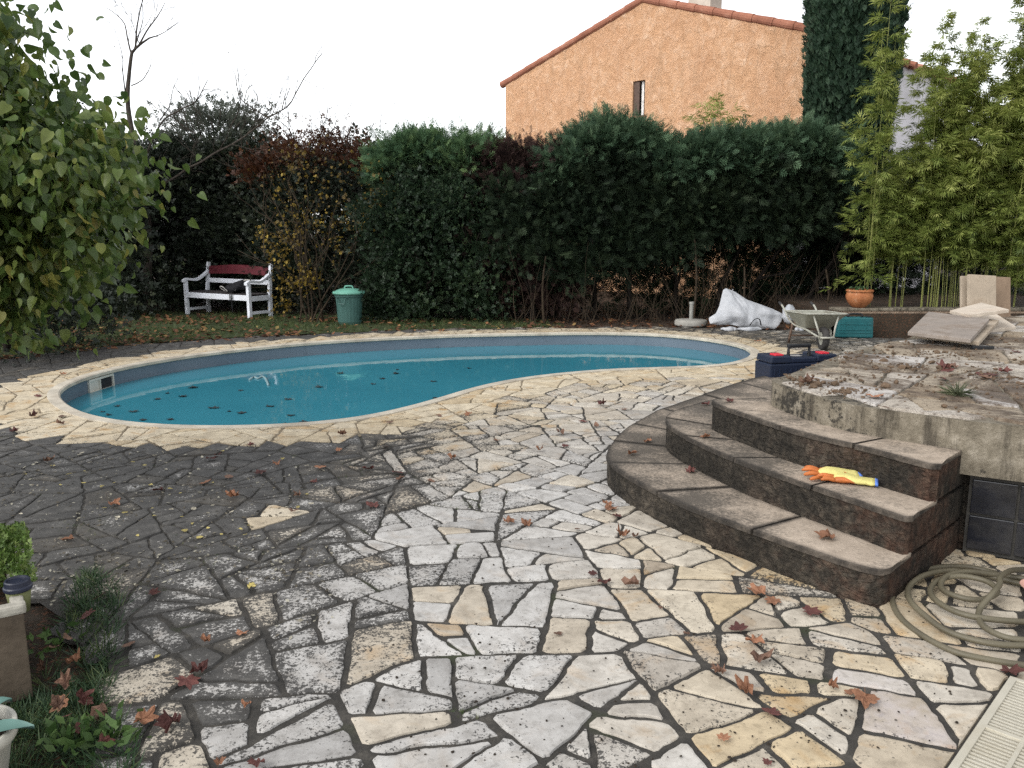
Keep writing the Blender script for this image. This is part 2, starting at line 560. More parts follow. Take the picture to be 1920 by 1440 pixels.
def inset(P, g):
    n = len(P); E = np.roll(P, -1, 0) - P
    L = np.linalg.norm(E, axis=1)
    if L.min() < 1e-4: return None
    N = np.stack([-E[:, 1], E[:, 0]], 1) / L[:, None]
    Q = []
    for i in range(n):
        a, d = i - 1, i
        gi, gj = (g[a % n], g[d])
        M = np.array([N[a], N[d]]); r = np.array([np.dot(N[a], P[i]) + gi, np.dot(N[d], P[i]) + gj])
        if abs(np.linalg.det(M)) < .12: Q.append(P[i] + (N[a] + N[d]) * .5 * gi)
        else: Q.append(np.linalg.solve(M, r))
    Q = np.array(Q)
    c = Q.mean(0)
    return Q if area(Q) > .15 * area(P) and all(np.dot(Q[i] - c, P[i] - P.mean(0)) > 0 for i in range(n)) else None

def stones(name, polys, mat, props, gap, z=0.0, h=(.004, .011), keep=None, warp=None, parent=None, seed=3):
    """one mesh of separate, slightly uneven flagstones; props(x, y, rnd) -> dict of per-stone attributes"""
    rs = random.Random(seed)
    V, Fc, AT = [], [], {k: [] for k in ('tone', 'cream', 'stain', 'violet', 'rim')}
    for P in polys:
        c = P.mean(0)
        if keep and not keep(*c): continue
        pr = props(c[0], c[1], rs)
        gp = gap(c[0], c[1])
        Q = inset(P, [gp * rs.uniform(.45, 1.6) for _ in P])
        if Q is None: Q = inset(P, [gp * .4] * len(P))
        if Q is None:
            cc = P.mean(0); rm = np.linalg.norm(P - cc, axis=1).mean()
            Q = cc + (P - cc) * max(.3, 1 - 1.6 * gp / max(rm, .01))
        # cut corners, then fine, slightly ragged edge
        R = []
        for i in range(len(Q)):
            a, d = Q[i], Q[(i + 1) % len(Q)]
            L = math.dist(a, d); k = min(.22, .013 / max(L, .01) * rs.uniform(.4, 1.8))
            R += [a + (d - a) * k, a + (d - a) * (1 - k)]
        E = []
        for i in range(len(R)):
            a, d = R[i], R[(i + 1) % len(R)]
            m = max(1, int(math.dist(a, d) / .026))
            for j in range(m): E.append(a + (d - a) * j / m)
        E = np.array(E)
        E = E + np.array([(.013 * nz(x, y, 3, 9) + .007 * nz(x, y, 8, 34), .013 * nz(x, y, 7, 9) + .007 * nz(x, y, 2, 34)) for x, y in E])
        if warp is not None:
            E = warp(E)
            if E is None or abs(area(E)) < .004: continue
        if name == 'paving' and c[0] > .9 and c[1] < 3.2 and any(inside(GRATE, q) for q in E):
            o2 = np.array(GRATE[0]); e1 = np.array((_gd.x, _gd.y)); e2 = np.array((_gs.x, _gs.y))
            if inside(GRATE, c): continue
            E2 = []
            for q in E:
                if inside(GRATE, q):
                    u_, v_ = np.dot(q - o2, e1), np.dot(q - o2, e2)
                    q = q - e2 * v_ if v_ < u_ else q - e1 * u_
                E2.append(q)
            E = np.array(E2)
            if abs(area(E)) < .004: continue
        c = E.mean(0)
        hh = z + rs.uniform(*h); tx, ty = rs.gauss(0, .0035), rs.gauss(0, .0035)
        n = len(E); o = len(V)
        rmin = max(.02, np.linalg.norm(E - c, axis=1).min())
        rings = ((0, z - .012, 1), (min(.004 / rmin, .2), None, 1), (min(.012 / rmin, .25), None, .92), (min(.035 / rmin, .42), None, .5), (min(.075 / rmin, .7), None, .12))
        for q, (k, zz, rim) in enumerate(rings):
            for x, y in E:
                X = x + (c[0] - x) * k; Y = y + (c[1] - y) * k
                zt = hh + tx * (X - c[0]) + ty * (Y - c[1]) + .0025 * nz(X, Y, 0, 6) if zz is None else zz
                if q == 1: zt -= .0022
                V.append((X, Y, zt)); AT['rim'].append(rim)
        V.append((c[0], c[1], hh + .001)); AT['rim'].append(0.0)
        for q in range(len(rings) - 1):
            for k in range(n):
                k2 = (k + 1) % n
                Fc.append((o + q * n + k, o + q * n + k2, o + (q + 1) * n + k2, o + (q + 1) * n + k))
        for k in range(n): Fc.append((o + (len(rings) - 1) * n + k, o + (len(rings) - 1) * n + (k + 1) % n, o + len(rings) * n))
        for kk in ('tone', 'cream', 'violet'): AT[kk] += [pr[kk]] * (len(V) - o)
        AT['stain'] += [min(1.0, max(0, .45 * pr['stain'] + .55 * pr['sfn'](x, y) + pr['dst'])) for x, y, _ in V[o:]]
    me = bpy.data.meshes.new(name)
    me.from_pydata(V, [], Fc)
    for kk, vals in AT.items():
        a = me.attributes.new(kk, 'FLOAT', 'POINT'); a.data.foreach_set('value', np.array(vals, np.float32))
    return link(name, me, mat, parent)

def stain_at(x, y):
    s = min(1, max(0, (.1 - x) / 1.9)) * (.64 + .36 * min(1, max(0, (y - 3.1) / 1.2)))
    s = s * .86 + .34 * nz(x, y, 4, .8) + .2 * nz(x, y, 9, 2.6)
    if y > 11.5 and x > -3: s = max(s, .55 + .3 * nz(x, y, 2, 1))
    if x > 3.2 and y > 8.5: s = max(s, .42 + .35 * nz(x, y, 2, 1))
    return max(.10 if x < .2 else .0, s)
def pave_props(x, y, rs):
    d, _ = dpool(x, y)
    ring = d < .62
    cr = max(0, min(1, 1.25 - d / 1.9)) if x > -1.2 or ring else 0
    if x > .1 and y < 4.4: cr = max(cr, min(1, (x - .1) / .8) * (.6 + .5 * rs.random()))
    if not ring: cr = cr * (.35 + .9 * rs.random())
    if not ring and rs.random() < .16: cr = max(cr, .5)
    st = stain_at(x, y) * (.10 if ring else 1)
    if ring and y > 11.6: st = .22
    v = 0.0
    g = G(1680, 1308)
    if math.hypot(x - g.x, y - g.y) < .12: v = .3
    if math.hypot(x - G(1600, 1262).x, y - G(1600, 1262).y) < .07: v = .2
    dst = rs.gauss(0, .09)
    for q in ((525, 965), (610, 990)):
        g = G(*q)
        if math.hypot(x - g.x, y - g.y) < .17 and q[0] == 525: st, cr, dst = .0, .8, 0
    sfn = (lambda a, c: st) if (ring or st == 0) else stain_at
    return dict(tone=min(1, max(0, rs.gauss(.62 + (.25 if ring else 0), .2))), cream=min(1, cr), stain=st, violet=v, dst=dst if not ring else 0, sfn=sfn)
def pave_warp(E):
    O = []
    for x, y in E:
        d, i = dpool(x, y)
        if d < .075:
            x, y = pool[i] + PN[i] * .075
        O.append((x, y))
    return np.array(O)
def near_only(E):
    d, _ = dpool(*E.mean(0))
    return E if d > 1.0 else pave_warp(E)
polys = crazy(-9, .7, 8.4, 14, .018, .10, 11, lambda x, y: 1.0 if dpool(x, y)[0] > .6 else 1.5)
_g0, _g1 = G(1893, 1277), G(1782, 1442)
_gd = (_g1 - _g0).normalized(); _gs = Vector((-_gd.y, _gd.x, 0)) * (1 if -_gd.y > 0 else -1)
GRATE = [tuple((_g0 - _gd * .012 - _gs * .012)[:2]), tuple((_g0 + _gd * 1.4 - _gs * .012)[:2]), tuple((_g0 + _gd * 1.4 + _gs * .29)[:2]), tuple((_g0 - _gd * .012 + _gs * .29)[:2])]
S1_IN = [(1.62, 3.44), (1.3, 3.76), (1.03, 4.16), (.83, 4.56), (.71, 4.97), (.74, 5.3), (.92, 5.8), (1.18, 6.32), (1.4, 6.62), (2.4, 7.86), (3.3, 8.7), (8.4, 9.5), (8.4, .5), (3.6, 3.15), (2.45, 3.88), (2.2, 4.0)]
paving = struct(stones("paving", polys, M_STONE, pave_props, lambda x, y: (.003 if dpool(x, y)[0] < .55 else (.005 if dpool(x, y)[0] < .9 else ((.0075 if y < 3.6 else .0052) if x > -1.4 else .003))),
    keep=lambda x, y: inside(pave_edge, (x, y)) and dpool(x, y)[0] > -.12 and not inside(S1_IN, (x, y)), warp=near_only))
struct(band(off(.60), off(.04), .0015, .0015).build("paving_mortar_band", M_PALEMORTAR))

# --- lawn behind and left of the pool
LAWN = [(-14, 7.6), (-9.5, 8.75), (-6.7, 10.1), (-5.6, 11.6), (-3.9, 12.7), (-1.6, 13.42), (.6, 13.75), (.6, 15.2), (-14, 17.5)]
lm = MB(); lm.v = [(x, y, -.012) for x, y in LAWN]; lm.f = [tuple(range(len(LAWN)))]
lawn = struct(lm.build("lawn", M_TURF))

# ================================================================== THE POOL
b = NB("pool_liner")
g = b.n("ShaderNodeSeparateXYZ"); b.put(g.inputs[0], b.co())
c1 = b.ramp(b.noise(1.5, 5, .6), [(.3, (.105, .14, .178)), (.7, (.142, .178, .215))])
c1 = b.mix(b.ramp(b.noise(9, 5, .7), [(.58, 0.0), (.72, .5)]), c1, (.059, .074, .089))
M_LINER = b.done(b.bsdf(c1, .45, None, .4))
M_COPING = simple("coping_stone", (.487, .441, .360), .7, .3, .2, 5, .25, dirt=(.209, .162, .116), dirt_amt=.5)
b = NB("pool_water")
c1 = b.ramp(b.noise(.5, 4, .6), [(.3, (.030, .175, .235)), (.7, (.042, .215, .28))])
wv = b.bump(b.noise(5, 3, .5), .05, .02)
M_WATER = b.done(b.bsdf(c1, .03, wv, .5, ior=1.33))
poolt = thing("swimming_pool", "kidney shaped swimming pool with blue liner and cream stone edge", "swimming pool", (0, 0, 0))
cop = MB()
prof = [(.085, -.012), (.085, .016), (-.012, .018), (-.028, .008), (-.028, -.022), (-.012, -.032), (.0, -.032)]
for (da, za), (db, zb) in zip(prof, prof[1:]): band(off(da), off(db), za, zb, cop)
cop.build("coping", M_COPING, poolt, smooth=False)
band(off(.0), off(.0), -.03, -1.4).build("liner_wall", M_LINER, poolt, smooth=True)
fm = MB(); fm.v = [(p[0], p[1], -1.4) for p in pool]; fm.f = [tuple(range(NP))]
fm.build("pool_floor", M_LINER, poolt)
wm = MB(); wq = off(-.004); wm.v = [(p[0], p[1], -.175) for p in wq]; wm.f = [tuple(range(NP))]
water = struct(wm.build("pool_water", M_WATER))
M_WHITE = simple("white_plastic", (.576, .560, .496), .45, .4, .08, 6, .05, dirt=(.320, .288, .200), dirt_amt=.4)
M_DARK = simple("recess_shade", (.02, .02, .022), .6)  # near-black paint for the shade in the skimmer opening and the drain
# skimmer in the far left wall
g = G(245, 702)
_, i0 = dpool(g.x, g.y)
def wallpt(i, inn, z): p = pool[i % NP] - PN[i % NP] * inn; return (p[0], p[1], z)
tdir = Vector((*(np.roll(pool, -1, 0)[i0] - pool[i0]), 0)).normalized()
nrm = Vector((*PN[i0], 0))
RS = Matrix((tdir, nrm, Vector((0, 0, 1)))).transposed()
cpt = Vector((*pool[i0], 0)) - nrm * .015
sk = MB()
for dx, dz, sx, sz in ((0, -.045, .46, .022), (0, -.185, .46, .022), (-.22, -.115, .022, .12), (.22, -.115, .022, .12), (.03, -.115, .02, .12)):
    sk.box(cpt + RS @ Vector((dx, 0, dz)), (sx, .03, sz), RS)
skf = sk.build("skimmer", M_WHITE, poolt)
MB().box(cpt + RS @ Vector((-.09, .006, -.115)), (.22, .012, .12), RS).build("skimmer_mouth", M_DARK, skf)  # flat panel, the opening's shade painted as its colour
MB().box(cpt + RS @ Vector((.125, .004, -.115)), (.17, .012, .12), RS, .003).build("skimmer_flap", M_WHITE, skf)

# ================================================================== STEPS AND TERRACE
b = NB("step_riser")
n1 = b.noise(3.2, 6, .7); n2 = b.noise(22, 6, .75, dist=.6); n3 = b.noise(80, 3)
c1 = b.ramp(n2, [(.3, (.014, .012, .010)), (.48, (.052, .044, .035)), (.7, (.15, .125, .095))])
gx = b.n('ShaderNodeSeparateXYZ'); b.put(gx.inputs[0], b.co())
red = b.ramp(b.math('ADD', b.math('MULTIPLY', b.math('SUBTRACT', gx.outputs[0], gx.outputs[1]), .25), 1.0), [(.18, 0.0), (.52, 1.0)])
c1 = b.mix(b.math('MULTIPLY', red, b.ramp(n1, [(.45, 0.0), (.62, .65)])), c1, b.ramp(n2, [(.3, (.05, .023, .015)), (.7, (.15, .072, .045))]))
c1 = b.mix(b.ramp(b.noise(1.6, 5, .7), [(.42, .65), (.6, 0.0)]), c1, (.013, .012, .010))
wvx = b.n("ShaderNodeTexWave"); b.put(wvx.inputs['Vector'], b.co((1, 1, 3.2))); wvx.inputs['Scale'].default_value = 7; wvx.inputs['Distortion'].default_value = 16; wvx.inputs['Detail'].default_value = 4
hgt = b.math('ADD', b.math('MULTIPLY', n2, .8), b.math('MULTIPLY', wvx.outputs['Fac'], .18))
M_RISER = b.done(b.bsdf(c1, .9, b.bump(hgt, 1.0, .035), .2))
b = NB("step_tread")
n1 = b.noise(1.9, 5, .65); n2 = b.noise(60, 4, .7); n3 = b.noise(10, 5, .7)
c1 = b.ramp(n3, [(.3, (.30, .245, .19)), (.7, (.47, .39, .31))])
gx = b.n('ShaderNodeSeparateXYZ'); b.put(gx.inputs[0], b.co())
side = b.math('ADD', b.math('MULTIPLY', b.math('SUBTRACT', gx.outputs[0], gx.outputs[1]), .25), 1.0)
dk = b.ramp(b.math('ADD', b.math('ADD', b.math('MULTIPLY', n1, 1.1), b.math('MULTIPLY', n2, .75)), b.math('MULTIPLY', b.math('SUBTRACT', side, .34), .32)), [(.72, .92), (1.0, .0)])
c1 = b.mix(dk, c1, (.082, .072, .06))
c1 = b.mix(b.math('MULTIPLY', b.math('POWER', b.attr('edge'), 1.4), b.ramp(n3, [(.35, 1.0), (.7, .72)])), c1, (.028, .025, .022))
M_TREAD = b.done(b.bsdf(c1, .88, b.bump(b.math('ADD', n2, b.math('MULTIPLY', n3, .6)), .55, .008), .2))
b = NB("terrace_concrete")
n1 = b.noise(2.6, 6, .72); n3 = b.noise(11, 7, .72); ns = b.noise(5, 6, .75, vec=b.co((1.8, 1.8, .22)))
c1 = b.ramp(n3, [(.3, (.105, .09, .066)), (.52, (.19, .165, .125)), (.72, (.31, .275, .22))])
c1 = b.mix(b.ramp(ns, [(.5, 0.0), (.62, .85)]), c1, (.055, .047, .036))
c1 = b.mix(b.ramp(b.math('ADD', n1, b.math('MULTIPLY', b.math('SUBTRACT', b.noise(30, 4, .7), .5), .5)), [(.56, 0.0), (.62, .9)]), c1, (.026, .024, .021))
M_TCONC = b.done(b.bsdf(c1, .9, b.bump(b.math('ADD', n3, b.noise(60, 4)), .6, .012), .2))
M_TILE = simple("glazed_dark_tile", (.012, .013, .018), .12, .5, .3, 8, .1, dirt=(.09, .085, .075), dirt_amt=.35)
M_GROUT = simple("tile_grout", (.05, .047, .042), .9)

Z1, Z2, Z3, Z4 = .18, .36, .54, .70
S1 = [(1.655, 3.375), (1.60, 3.325), (1.50, 3.35), (1.20, 3.74), (.94, 4.12), (.73, 4.54), (.61, 4.95), (.63, 5.27), (.81, 5.82), (1.09, 6.35), (1.29, 6.65), (2.3, 7.9), (2.8, 8.3)]
S1I = [(1.79, 3.51), (1.74, 3.56), (1.62, 3.72), (1.44, 4.06), (1.25, 4.45), (1.10, 4.9), (1.04, 5.26), (1.11, 5.55), (1.34, 5.86), (1.54, 6.03), (2.0, 6.2), (2.6, 6.5), (3.1, 7.0)]
S2 = [(1.79, 3.51), (1.73, 3.47), (1.61, 3.69), (1.41, 4.06), (1.22, 4.45), (1.07, 4.9), (1.01, 5.26), (1.08, 5.55), (1.31, 5.86), (1.51, 6.03), (1.9, 6.1)]
S2I = [(1.99, 3.71), (1.94, 3.76), (1.78, 4.01), (1.56, 4.32), (1.39, 4.75), (1.30, 5.05), (1.31, 5.17), (1.33, 5.25), (1.44, 5.3), (1.7, 5.4), (2.0, 5.7)]
S3 = [(1.99, 3.71), (1.93, 3.67), (1.75, 3.98), (1.53, 4.30), (1.36, 4.73), (1.26, 5.05), (1.29, 5.17), (1.42, 5.14)]
S3I = [(2.2, 3.92), (2.17, 3.95), (2.00, 4.11), (1.82, 4.30), (1.67, 4.66), (1.62, 4.92), (1.61, 5.0), (1.63, 5.06)]
TERR = [(2.20, 3.915), (2.10, 4.00), (1.99, 4.09), (1.88, 4.19), (1.80, 4.28), (1.71, 4.45), (1.645, 4.65), (1.60, 4.88), (1.605, 5.03), (1.75, 5.19), (2.31, 5.91), (2.90, 6.56), (3.26, 6.89), (5.2, 8.75), (9.0, 9.6), (9.0, .6), (3.6, 3.05), (2.9, 3.48), (2.41, 3.785)]
def smooth_open(p, n=90): return resample(catmull([(*q,) for q in p], .03), n)
steps = thing("garden_steps", "three curved dark stained concrete steps up to the terrace", "steps", (0, 0, 0))
def step(outer, inner, z0, z1, joints, nm):
    o = smooth_open(outer, 270); i = smooth_open(inner, 270)
    o = o + np.array([(.0035 * nz(x, y, z1, 16) + .003 * nz(x, y, z1 + 3, 45), .0035 * nz(x, y, z1 + 7, 16) + .003 * nz(x, y, z1 + 9, 45)) for x, y in o])
    joints = [j * 3 for j in joints]
    body = list(o) + [np.array(q) for q in (inner[-1], (2.9, 6.0), (2.32, 4.05), (2.2, 3.92))]
    # riser set 2 cm in from the nosing
    t = np.gradient(o, axis=0); t /= np.linalg.norm(t, axis=1, keepdims=True)
    nn = np.stack([t[:, 1], -t[:, 0]], 1)
    riser = o + nn * .008
    riser[0] = o[0] + t[0] * .002
    body[:len(o)] = list(riser)
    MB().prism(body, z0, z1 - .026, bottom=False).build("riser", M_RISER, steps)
    # tread slabs with open joints
    m = MB(); ed = []
    cuts = [0] + joints + [len(o) - 1]
    for a, c in zip(cuts, cuts[1:]):
        oo = o[a:c + 1].copy(); ii = i[a:c + 1].copy()
        g = .008
        for arr in (oo, ii):
            if a > 0: arr[0] += (arr[1] - arr[0]) / max(1e-6, np.linalg.norm(arr[1] - arr[0])) * g
            if c < len(o) - 1: arr[-1] += (arr[-2] - arr[-1]) / max(1e-6, np.linalg.norm(arr[-2] - arr[-1])) * g
        K = len(oo); dz = random.uniform(-.004, .003)
        rows = [(0.0, -.026, 1), (0.0, -.005, 1), (.012, 0.0, 1), (.05, 0, .55), (.14, 0, .0), (.85, 0, .0), (1.0, 0, .8)]
        s = len(m.v)
        for k, z, e in rows:
            for q in range(K):
                p = oo[q] + (ii[q] - oo[q]) * k
                m.v.append((p[0], p[1], z1 + z + dz + (.002 * nz(p[0], p[1], 0, 8) if z == 0 else 0))); ed.append(max(e, 1.0 if (q == 0 and a > 0) or (q == K - 1 and c < len(o) - 1) else (.75 if (q == 1 and a > 0) or (q == K - 2 and c < len(o) - 1) else 0)))
        for r in range(len(rows) - 1):
            for q in range(K - 1):
                m.f.append((s + r * K + q, s + r * K + q + 1, s + (r + 1) * K + q + 1, s + (r + 1) * K + q))
        for q in (0, K - 1):
            lst = [s + r * K + q for r in range(len(rows))]
            bi = len(m.v); p = ii[q]; m.v.append((p[0], p[1], z1 - .026)); ed.append(1); lst.append(bi)
            m.f.append(tuple(lst))
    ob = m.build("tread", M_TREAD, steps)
    at = ob.data.attributes.new('edge', 'FLOAT', 'POINT'); at.data.foreach_set('value', np.array(ed, np.float32))
    return ob
step(S1, S1I, -.02, Z1, [11, 21, 30, 38, 46, 55, 66, 77], "first")
step(S2, S2I, Z1 - .004, Z2, [16, 31, 45, 58, 70, 80], "second")
step(S3, S3I, Z2 - .004, Z3, [24, 46, 68], "third")

terr = thing("terrace", "raised stone terrace strewn with dirt and broken bits at the top of the steps", "terrace", (0, 0, 0))
ti = 9
def shrink(P, g):
    P = np.array(P); c = np.array((5.0, 5.0))
    d = c - P; return [tuple(p + v / np.linalg.norm(v) * g) for p, v in zip(P, d)]
MB().prism([(q[0], q[1]) for q in catmull(TERR, .08, True)], .42, Z4 - .012, bottom=True).build("retaining_wall", M_TCONC, terr)
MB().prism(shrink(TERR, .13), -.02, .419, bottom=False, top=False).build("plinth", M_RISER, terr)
polys = crazy(1.4, .8, 9, 9.7, .09, .34, 5)
tin = [tuple(q) for q in shrink(TERR, .02)]
def tprops(x, y, rs): return dict(tone=min(1, max(0, rs.gauss(.55, .27))), cream=0, stain=.2, violet=0, dst=0, sfn=lambda a, c: .2)
def twarp(E):
    return E if all(inside(tin, p) for p in E) else np.array([p if inside(tin, p) else _tp(p) for p in E])
TC = np.array(resample(np.vstack([np.array(tin), np.array(tin[:1])]), 900))
def _tp(p): return TC[int(np.argmin(((TC - np.array(p)) ** 2).sum(1)))]
stones("paving", polys, M_TSTONE, tprops, lambda x, y: .006, z=Z4 - .004, h=(.004, .009), keep=lambda x, y: inside(TERR, (x, y)), warp=twarp, parent=terr)
# dark glazed tiles on the lower wall beside the steps
pt = MB(); gt = MB()
A0 = Vector((2.285, 3.955, 0)); dirT = Vector((.26, -.155, 0)).normalized(); nT = Vector((-dirT.y, dirT.x, 0)) * -1
if nT.y > 0: nT = -nT
RT = Matrix((dirT, nT, Vector((0, 0, 1)))).transposed()
for iu in range(6):
    for iv in range(2):
        pt.box(A0 + RT @ Vector((.10 + iu * .205, .012, .115 + iv * .185)), (.192, .022, .172), RT, .004)
gt.box(A0 + RT @ Vector((.62, -.004, .205)), (1.26, .02, .40), RT)
pan = gt.build("tile_panel", M_GROUT, terr)
pt.build("glazed_tiles", M_TILE, pan)

# low rendered wall of the raised bed behind the terrace
b = NB("pebbledash")
n2 = b.voro(38); n3 = b.noise(4, 6, .7)
c1 = b.ramp(b.noise(28, 5, .8), [(.3, (.187, .125, .083)), (.55, (.395, .291, .208)), (.75, (.582, .458, .354))])
c1 = b.mix(b.ramp(n3, [(.45, .4), (.62, 0.0)]), c1, (.16, .13, .10))
M_PEBBLE = b.done(b.bsdf(c1, .95, b.bump(n2, .7, .015), .2))
bedw = thing("bed_wall", "low rough rendered wall holding the bamboo bed behind the slabs", "wall", (0, 0, 0))
bw = MB(); bw.box((7.9, 12.62, .19), (6.0, .2, .40))
bw.build("wall", M_PEBBLE, bedw, bevel=.012)
MB().box((7.9, 12.62, .41), (6.06, .25, .04)).build("cap", M_TCONC, bedw, bevel=.008)
bs = MB(); bs.box((9.5, 15.2, .1), (9.2, 5.4, .5)); 
bsoil = struct(bs.build("bed_soil", M_SOIL))

# ================================================================== HOUSES BEYOND THE HEDGE
b = NB("ochre_stucco")
n1 = b.noise(.9, 6, .65); n2 = b.noise(4.2, 8, .78, dist=.7); n3 = b.noise(1.6, 6, .75, vec=b.co((2.6, 2.6, .3)))
c1 = b.ramp(n2, [(.30, (.42, .235, .13)), (.46, (.555, .325, .185)), (.56, (.61, .38, .235)), (.68, (.74, .52, .36))])
c1 = b.mix(b.ramp(n1, [(.35, .5), (.62, 0.0)]), c1, (.47, .255, .145))
c1 = b.mix(b.ramp(n3, [(.54, 0.0), (.74, .6)]), c1, (.34, .225, .14))
M_OCHRE = b.done(b.bsdf(c1, .95, b.bump(n2, .9, .07), .15))
M_PALEWALL = simple("grey_white_render", (.648, .630, .648), .9, .2, .12, 1.2, .2, dirt=(.450, .432, .432), dirt_amt=.6)
b = NB("terracotta_tile")
c1 = b.ramp(b.noise(2.2, 5, .7), [(.3, (.22, .09, .058)), (.55, (.33, .14, .09)), (.75, (.43, .235, .165))])
M_ROOF = b.done(b.bsdf(c1, .9, b.bump(b.noise(20, 4), .3, .02), .2))
M_GLASS = simple("dark_window_glass", (.03, .032, .036), .1, .5)
M_FRAME = simple("window_frame_white", (.75, .73, .70), .5)
M_SHUT = simple("brown_shutter", (.10, .065, .05), .7)

HL, HR = At(948, 155, 24.85), At(1515, 58, 18.4)
ze = (HL.z + HR.z) / 2
B0 = Vector((HR.x, HR.y, 0)); A0h = Vector((HL.x, HL.y, 0))
W = (B0 - A0h).length
ud = (B0 - A0h).normalized()
vd = Vector((-ud.y, ud.x, 0))                                    # into the house
if vd.y < 0: vd = -vd
ridge = At(1205, 4, 21.6)
zr = ridge.z
house = thing("gabled_house", "ochre stucco gabled house with one slit window rising behind the hedge", "house", A0h)
def HP(u, v, z): return ud * u + vd * v + Vector((0, 0, z))
def upx(px, py):
    d = ray(px, py); D = Vector(d)
    # ray / facade plane
    t = (A0h.x * vd.x + A0h.y * vd.y) / (D.x * vd.x + D.y * vd.y)
    P = D * t + Vector((0, 0, 1.6)); return (P - A0h).dot(ud), P.z
uA, zA = upx(1187, 153); uB, zB = upx(1208, 216)
uR, _ = upx(1205, 4)
face = [(0, -.1), (W, -.1), (W, ze), (uR, zr), (0, ze)]
holeq = [(uA, zB), (uB, zB), (uB, zA), (uA, zA)]
pl = [[Vector((x, z, 0)) for x, z in face], [Vector((x, z, 0)) for x, z in holeq]]
tr = tessellate_polygon(pl)
fv = face + holeq
m = MB(); m.v = [tuple(HP(u, 0, z)) for u, z in fv]; m.f = [tuple(t) for t in tr]
for k in range(4):                                               # window reveal
    o = len(m.v); a, c = holeq[k], holeq[(k + 1) % 4]
    m.v += [tuple(HP(a[0], 0, a[1])), tuple(HP(c[0], 0, c[1])), tuple(HP(c[0], .22, c[1])), tuple(HP(a[0], .22, a[1]))]
    m.f.append((o, o + 1, o + 2, o + 3))
m.build("gable_wall", M_OCHRE, house)
DEP = 9.0
m = MB()
for u in (0.0, W):
    q = [HP(u, .002, -.1), HP(u, DEP, -.1), HP(u, DEP, ze), HP(u, .002, ze)]
    o = len(m.v); m.v += [tuple(p) for p in q]; m.f.append((o, o + 1, o + 2, o + 3))
m.v += [tuple(HP(u, DEP, z)) for u, z in face]; o = len(m.v); m.f.append(tuple(range(o - 5, o)))
m.build("side_wall", M_PALEWALL, house)
# roof slopes (single skins with thickness) and the rows of barrel tiles
m = MB(); vt = MB()
for (u0, z0, u1, z1) in ((-.16, ze - .05, uR, zr), (uR, zr, W + .16, ze - .05)):
    a, c = HP(u0, -.03, z0), HP(u1, -.03, z1); sv = vd * (DEP + .1)
    up = Vector((0, 0, .05))
    o = len(m.v)
    m.v += [tuple(p) for p in (a, c, c + sv, a + sv, a + up, c + up, c + sv + up, a + sv + up)]
    m.f += [(o, o + 1, o + 2, o + 3), (o + 4, o + 5, o + 6, o + 7), (o, o + 1, o + 5, o + 4), (o + 1, o + 2, o + 6, o + 5), (o + 2, o + 3, o + 7, o + 6), (o + 3, o, o + 4, o + 7)]
    L = (c - a).length; nT_ = int(round(L / .52)); d = (c - a).normalized()
    lowfirst = z0 < z1
    for r_ in range(18):                                         # columns of tiles running down the slope
        for k in range(nT_):
            if r_ > 0 and k not in (0, nT_ - 1): continue
            s0, s1 = a + d * (k * L / nT_ - .02), a + d * ((k + 1) * L / nT_ + .03)
            rr = (.10, .085) if lowfirst else (.085, .10)
            lift = Vector((0, 0, .035))
            vt.tube([s0 + vd * (.06 + r_ * .5) + lift + up * (.0), s1 + vd * (.06 + r_ * .5) + lift], rr, 12)
roof = m.build("roof", M_ROOF, house)
vt.build("roof_tiles", M_ROOF, roof, smooth=False)
# chimney
M_CHIM = simple('pale_chimney_render', (.50, .45, .38), .9, .2, .15, 4, .3, dirt=(.3, .27, .23), dirt_amt=.5)
cu, _ = upx(1281, 20)
zc = zr + (ze - zr) * (cu - uR) / (W - uR)
ch = MB(); RH = Matrix((ud, vd, Vector((0, 0, 1)))).transposed()
ch.box(HP(cu, .9, zc + .5), (.62, .5, 1.6), RH)
chm = ch.build("chimney", M_CHIM, roof)
win = MB().box(HP((uA + uB) / 2, .2, (zA + zB) / 2), (uB - uA - .01, .012, zA - zB - .01), RH).build("window", M_GLASS, house)
MB().box(HP(uA + (uB - uA) * .62, .12, (zA + zB) / 2), (.07, .03, zA - zB - .02), RH).build("frame", M_FRAME, win)
MB().box(HP(uA + (uB - uA) * .25, .05, (zA + zB) / 2), ((uB - uA) * .46, .03, zA - zB - .03), RH, .004).build("shutter", M_SHUT, win)
MB().box(HP((uA + uB) / 2, .04, zB - .03), (uB - uA + .1, .16, .06), RH).build("sill", M_ROOF, win)

# ================================================================== OBJECTS
def RZ(a): return Matrix.Rotation(a, 3, 'Z')
def RX(a): return Matrix.Rotation(a, 3, 'X')
def RY(a): return Matrix.Rotation(a, 3, 'Y')

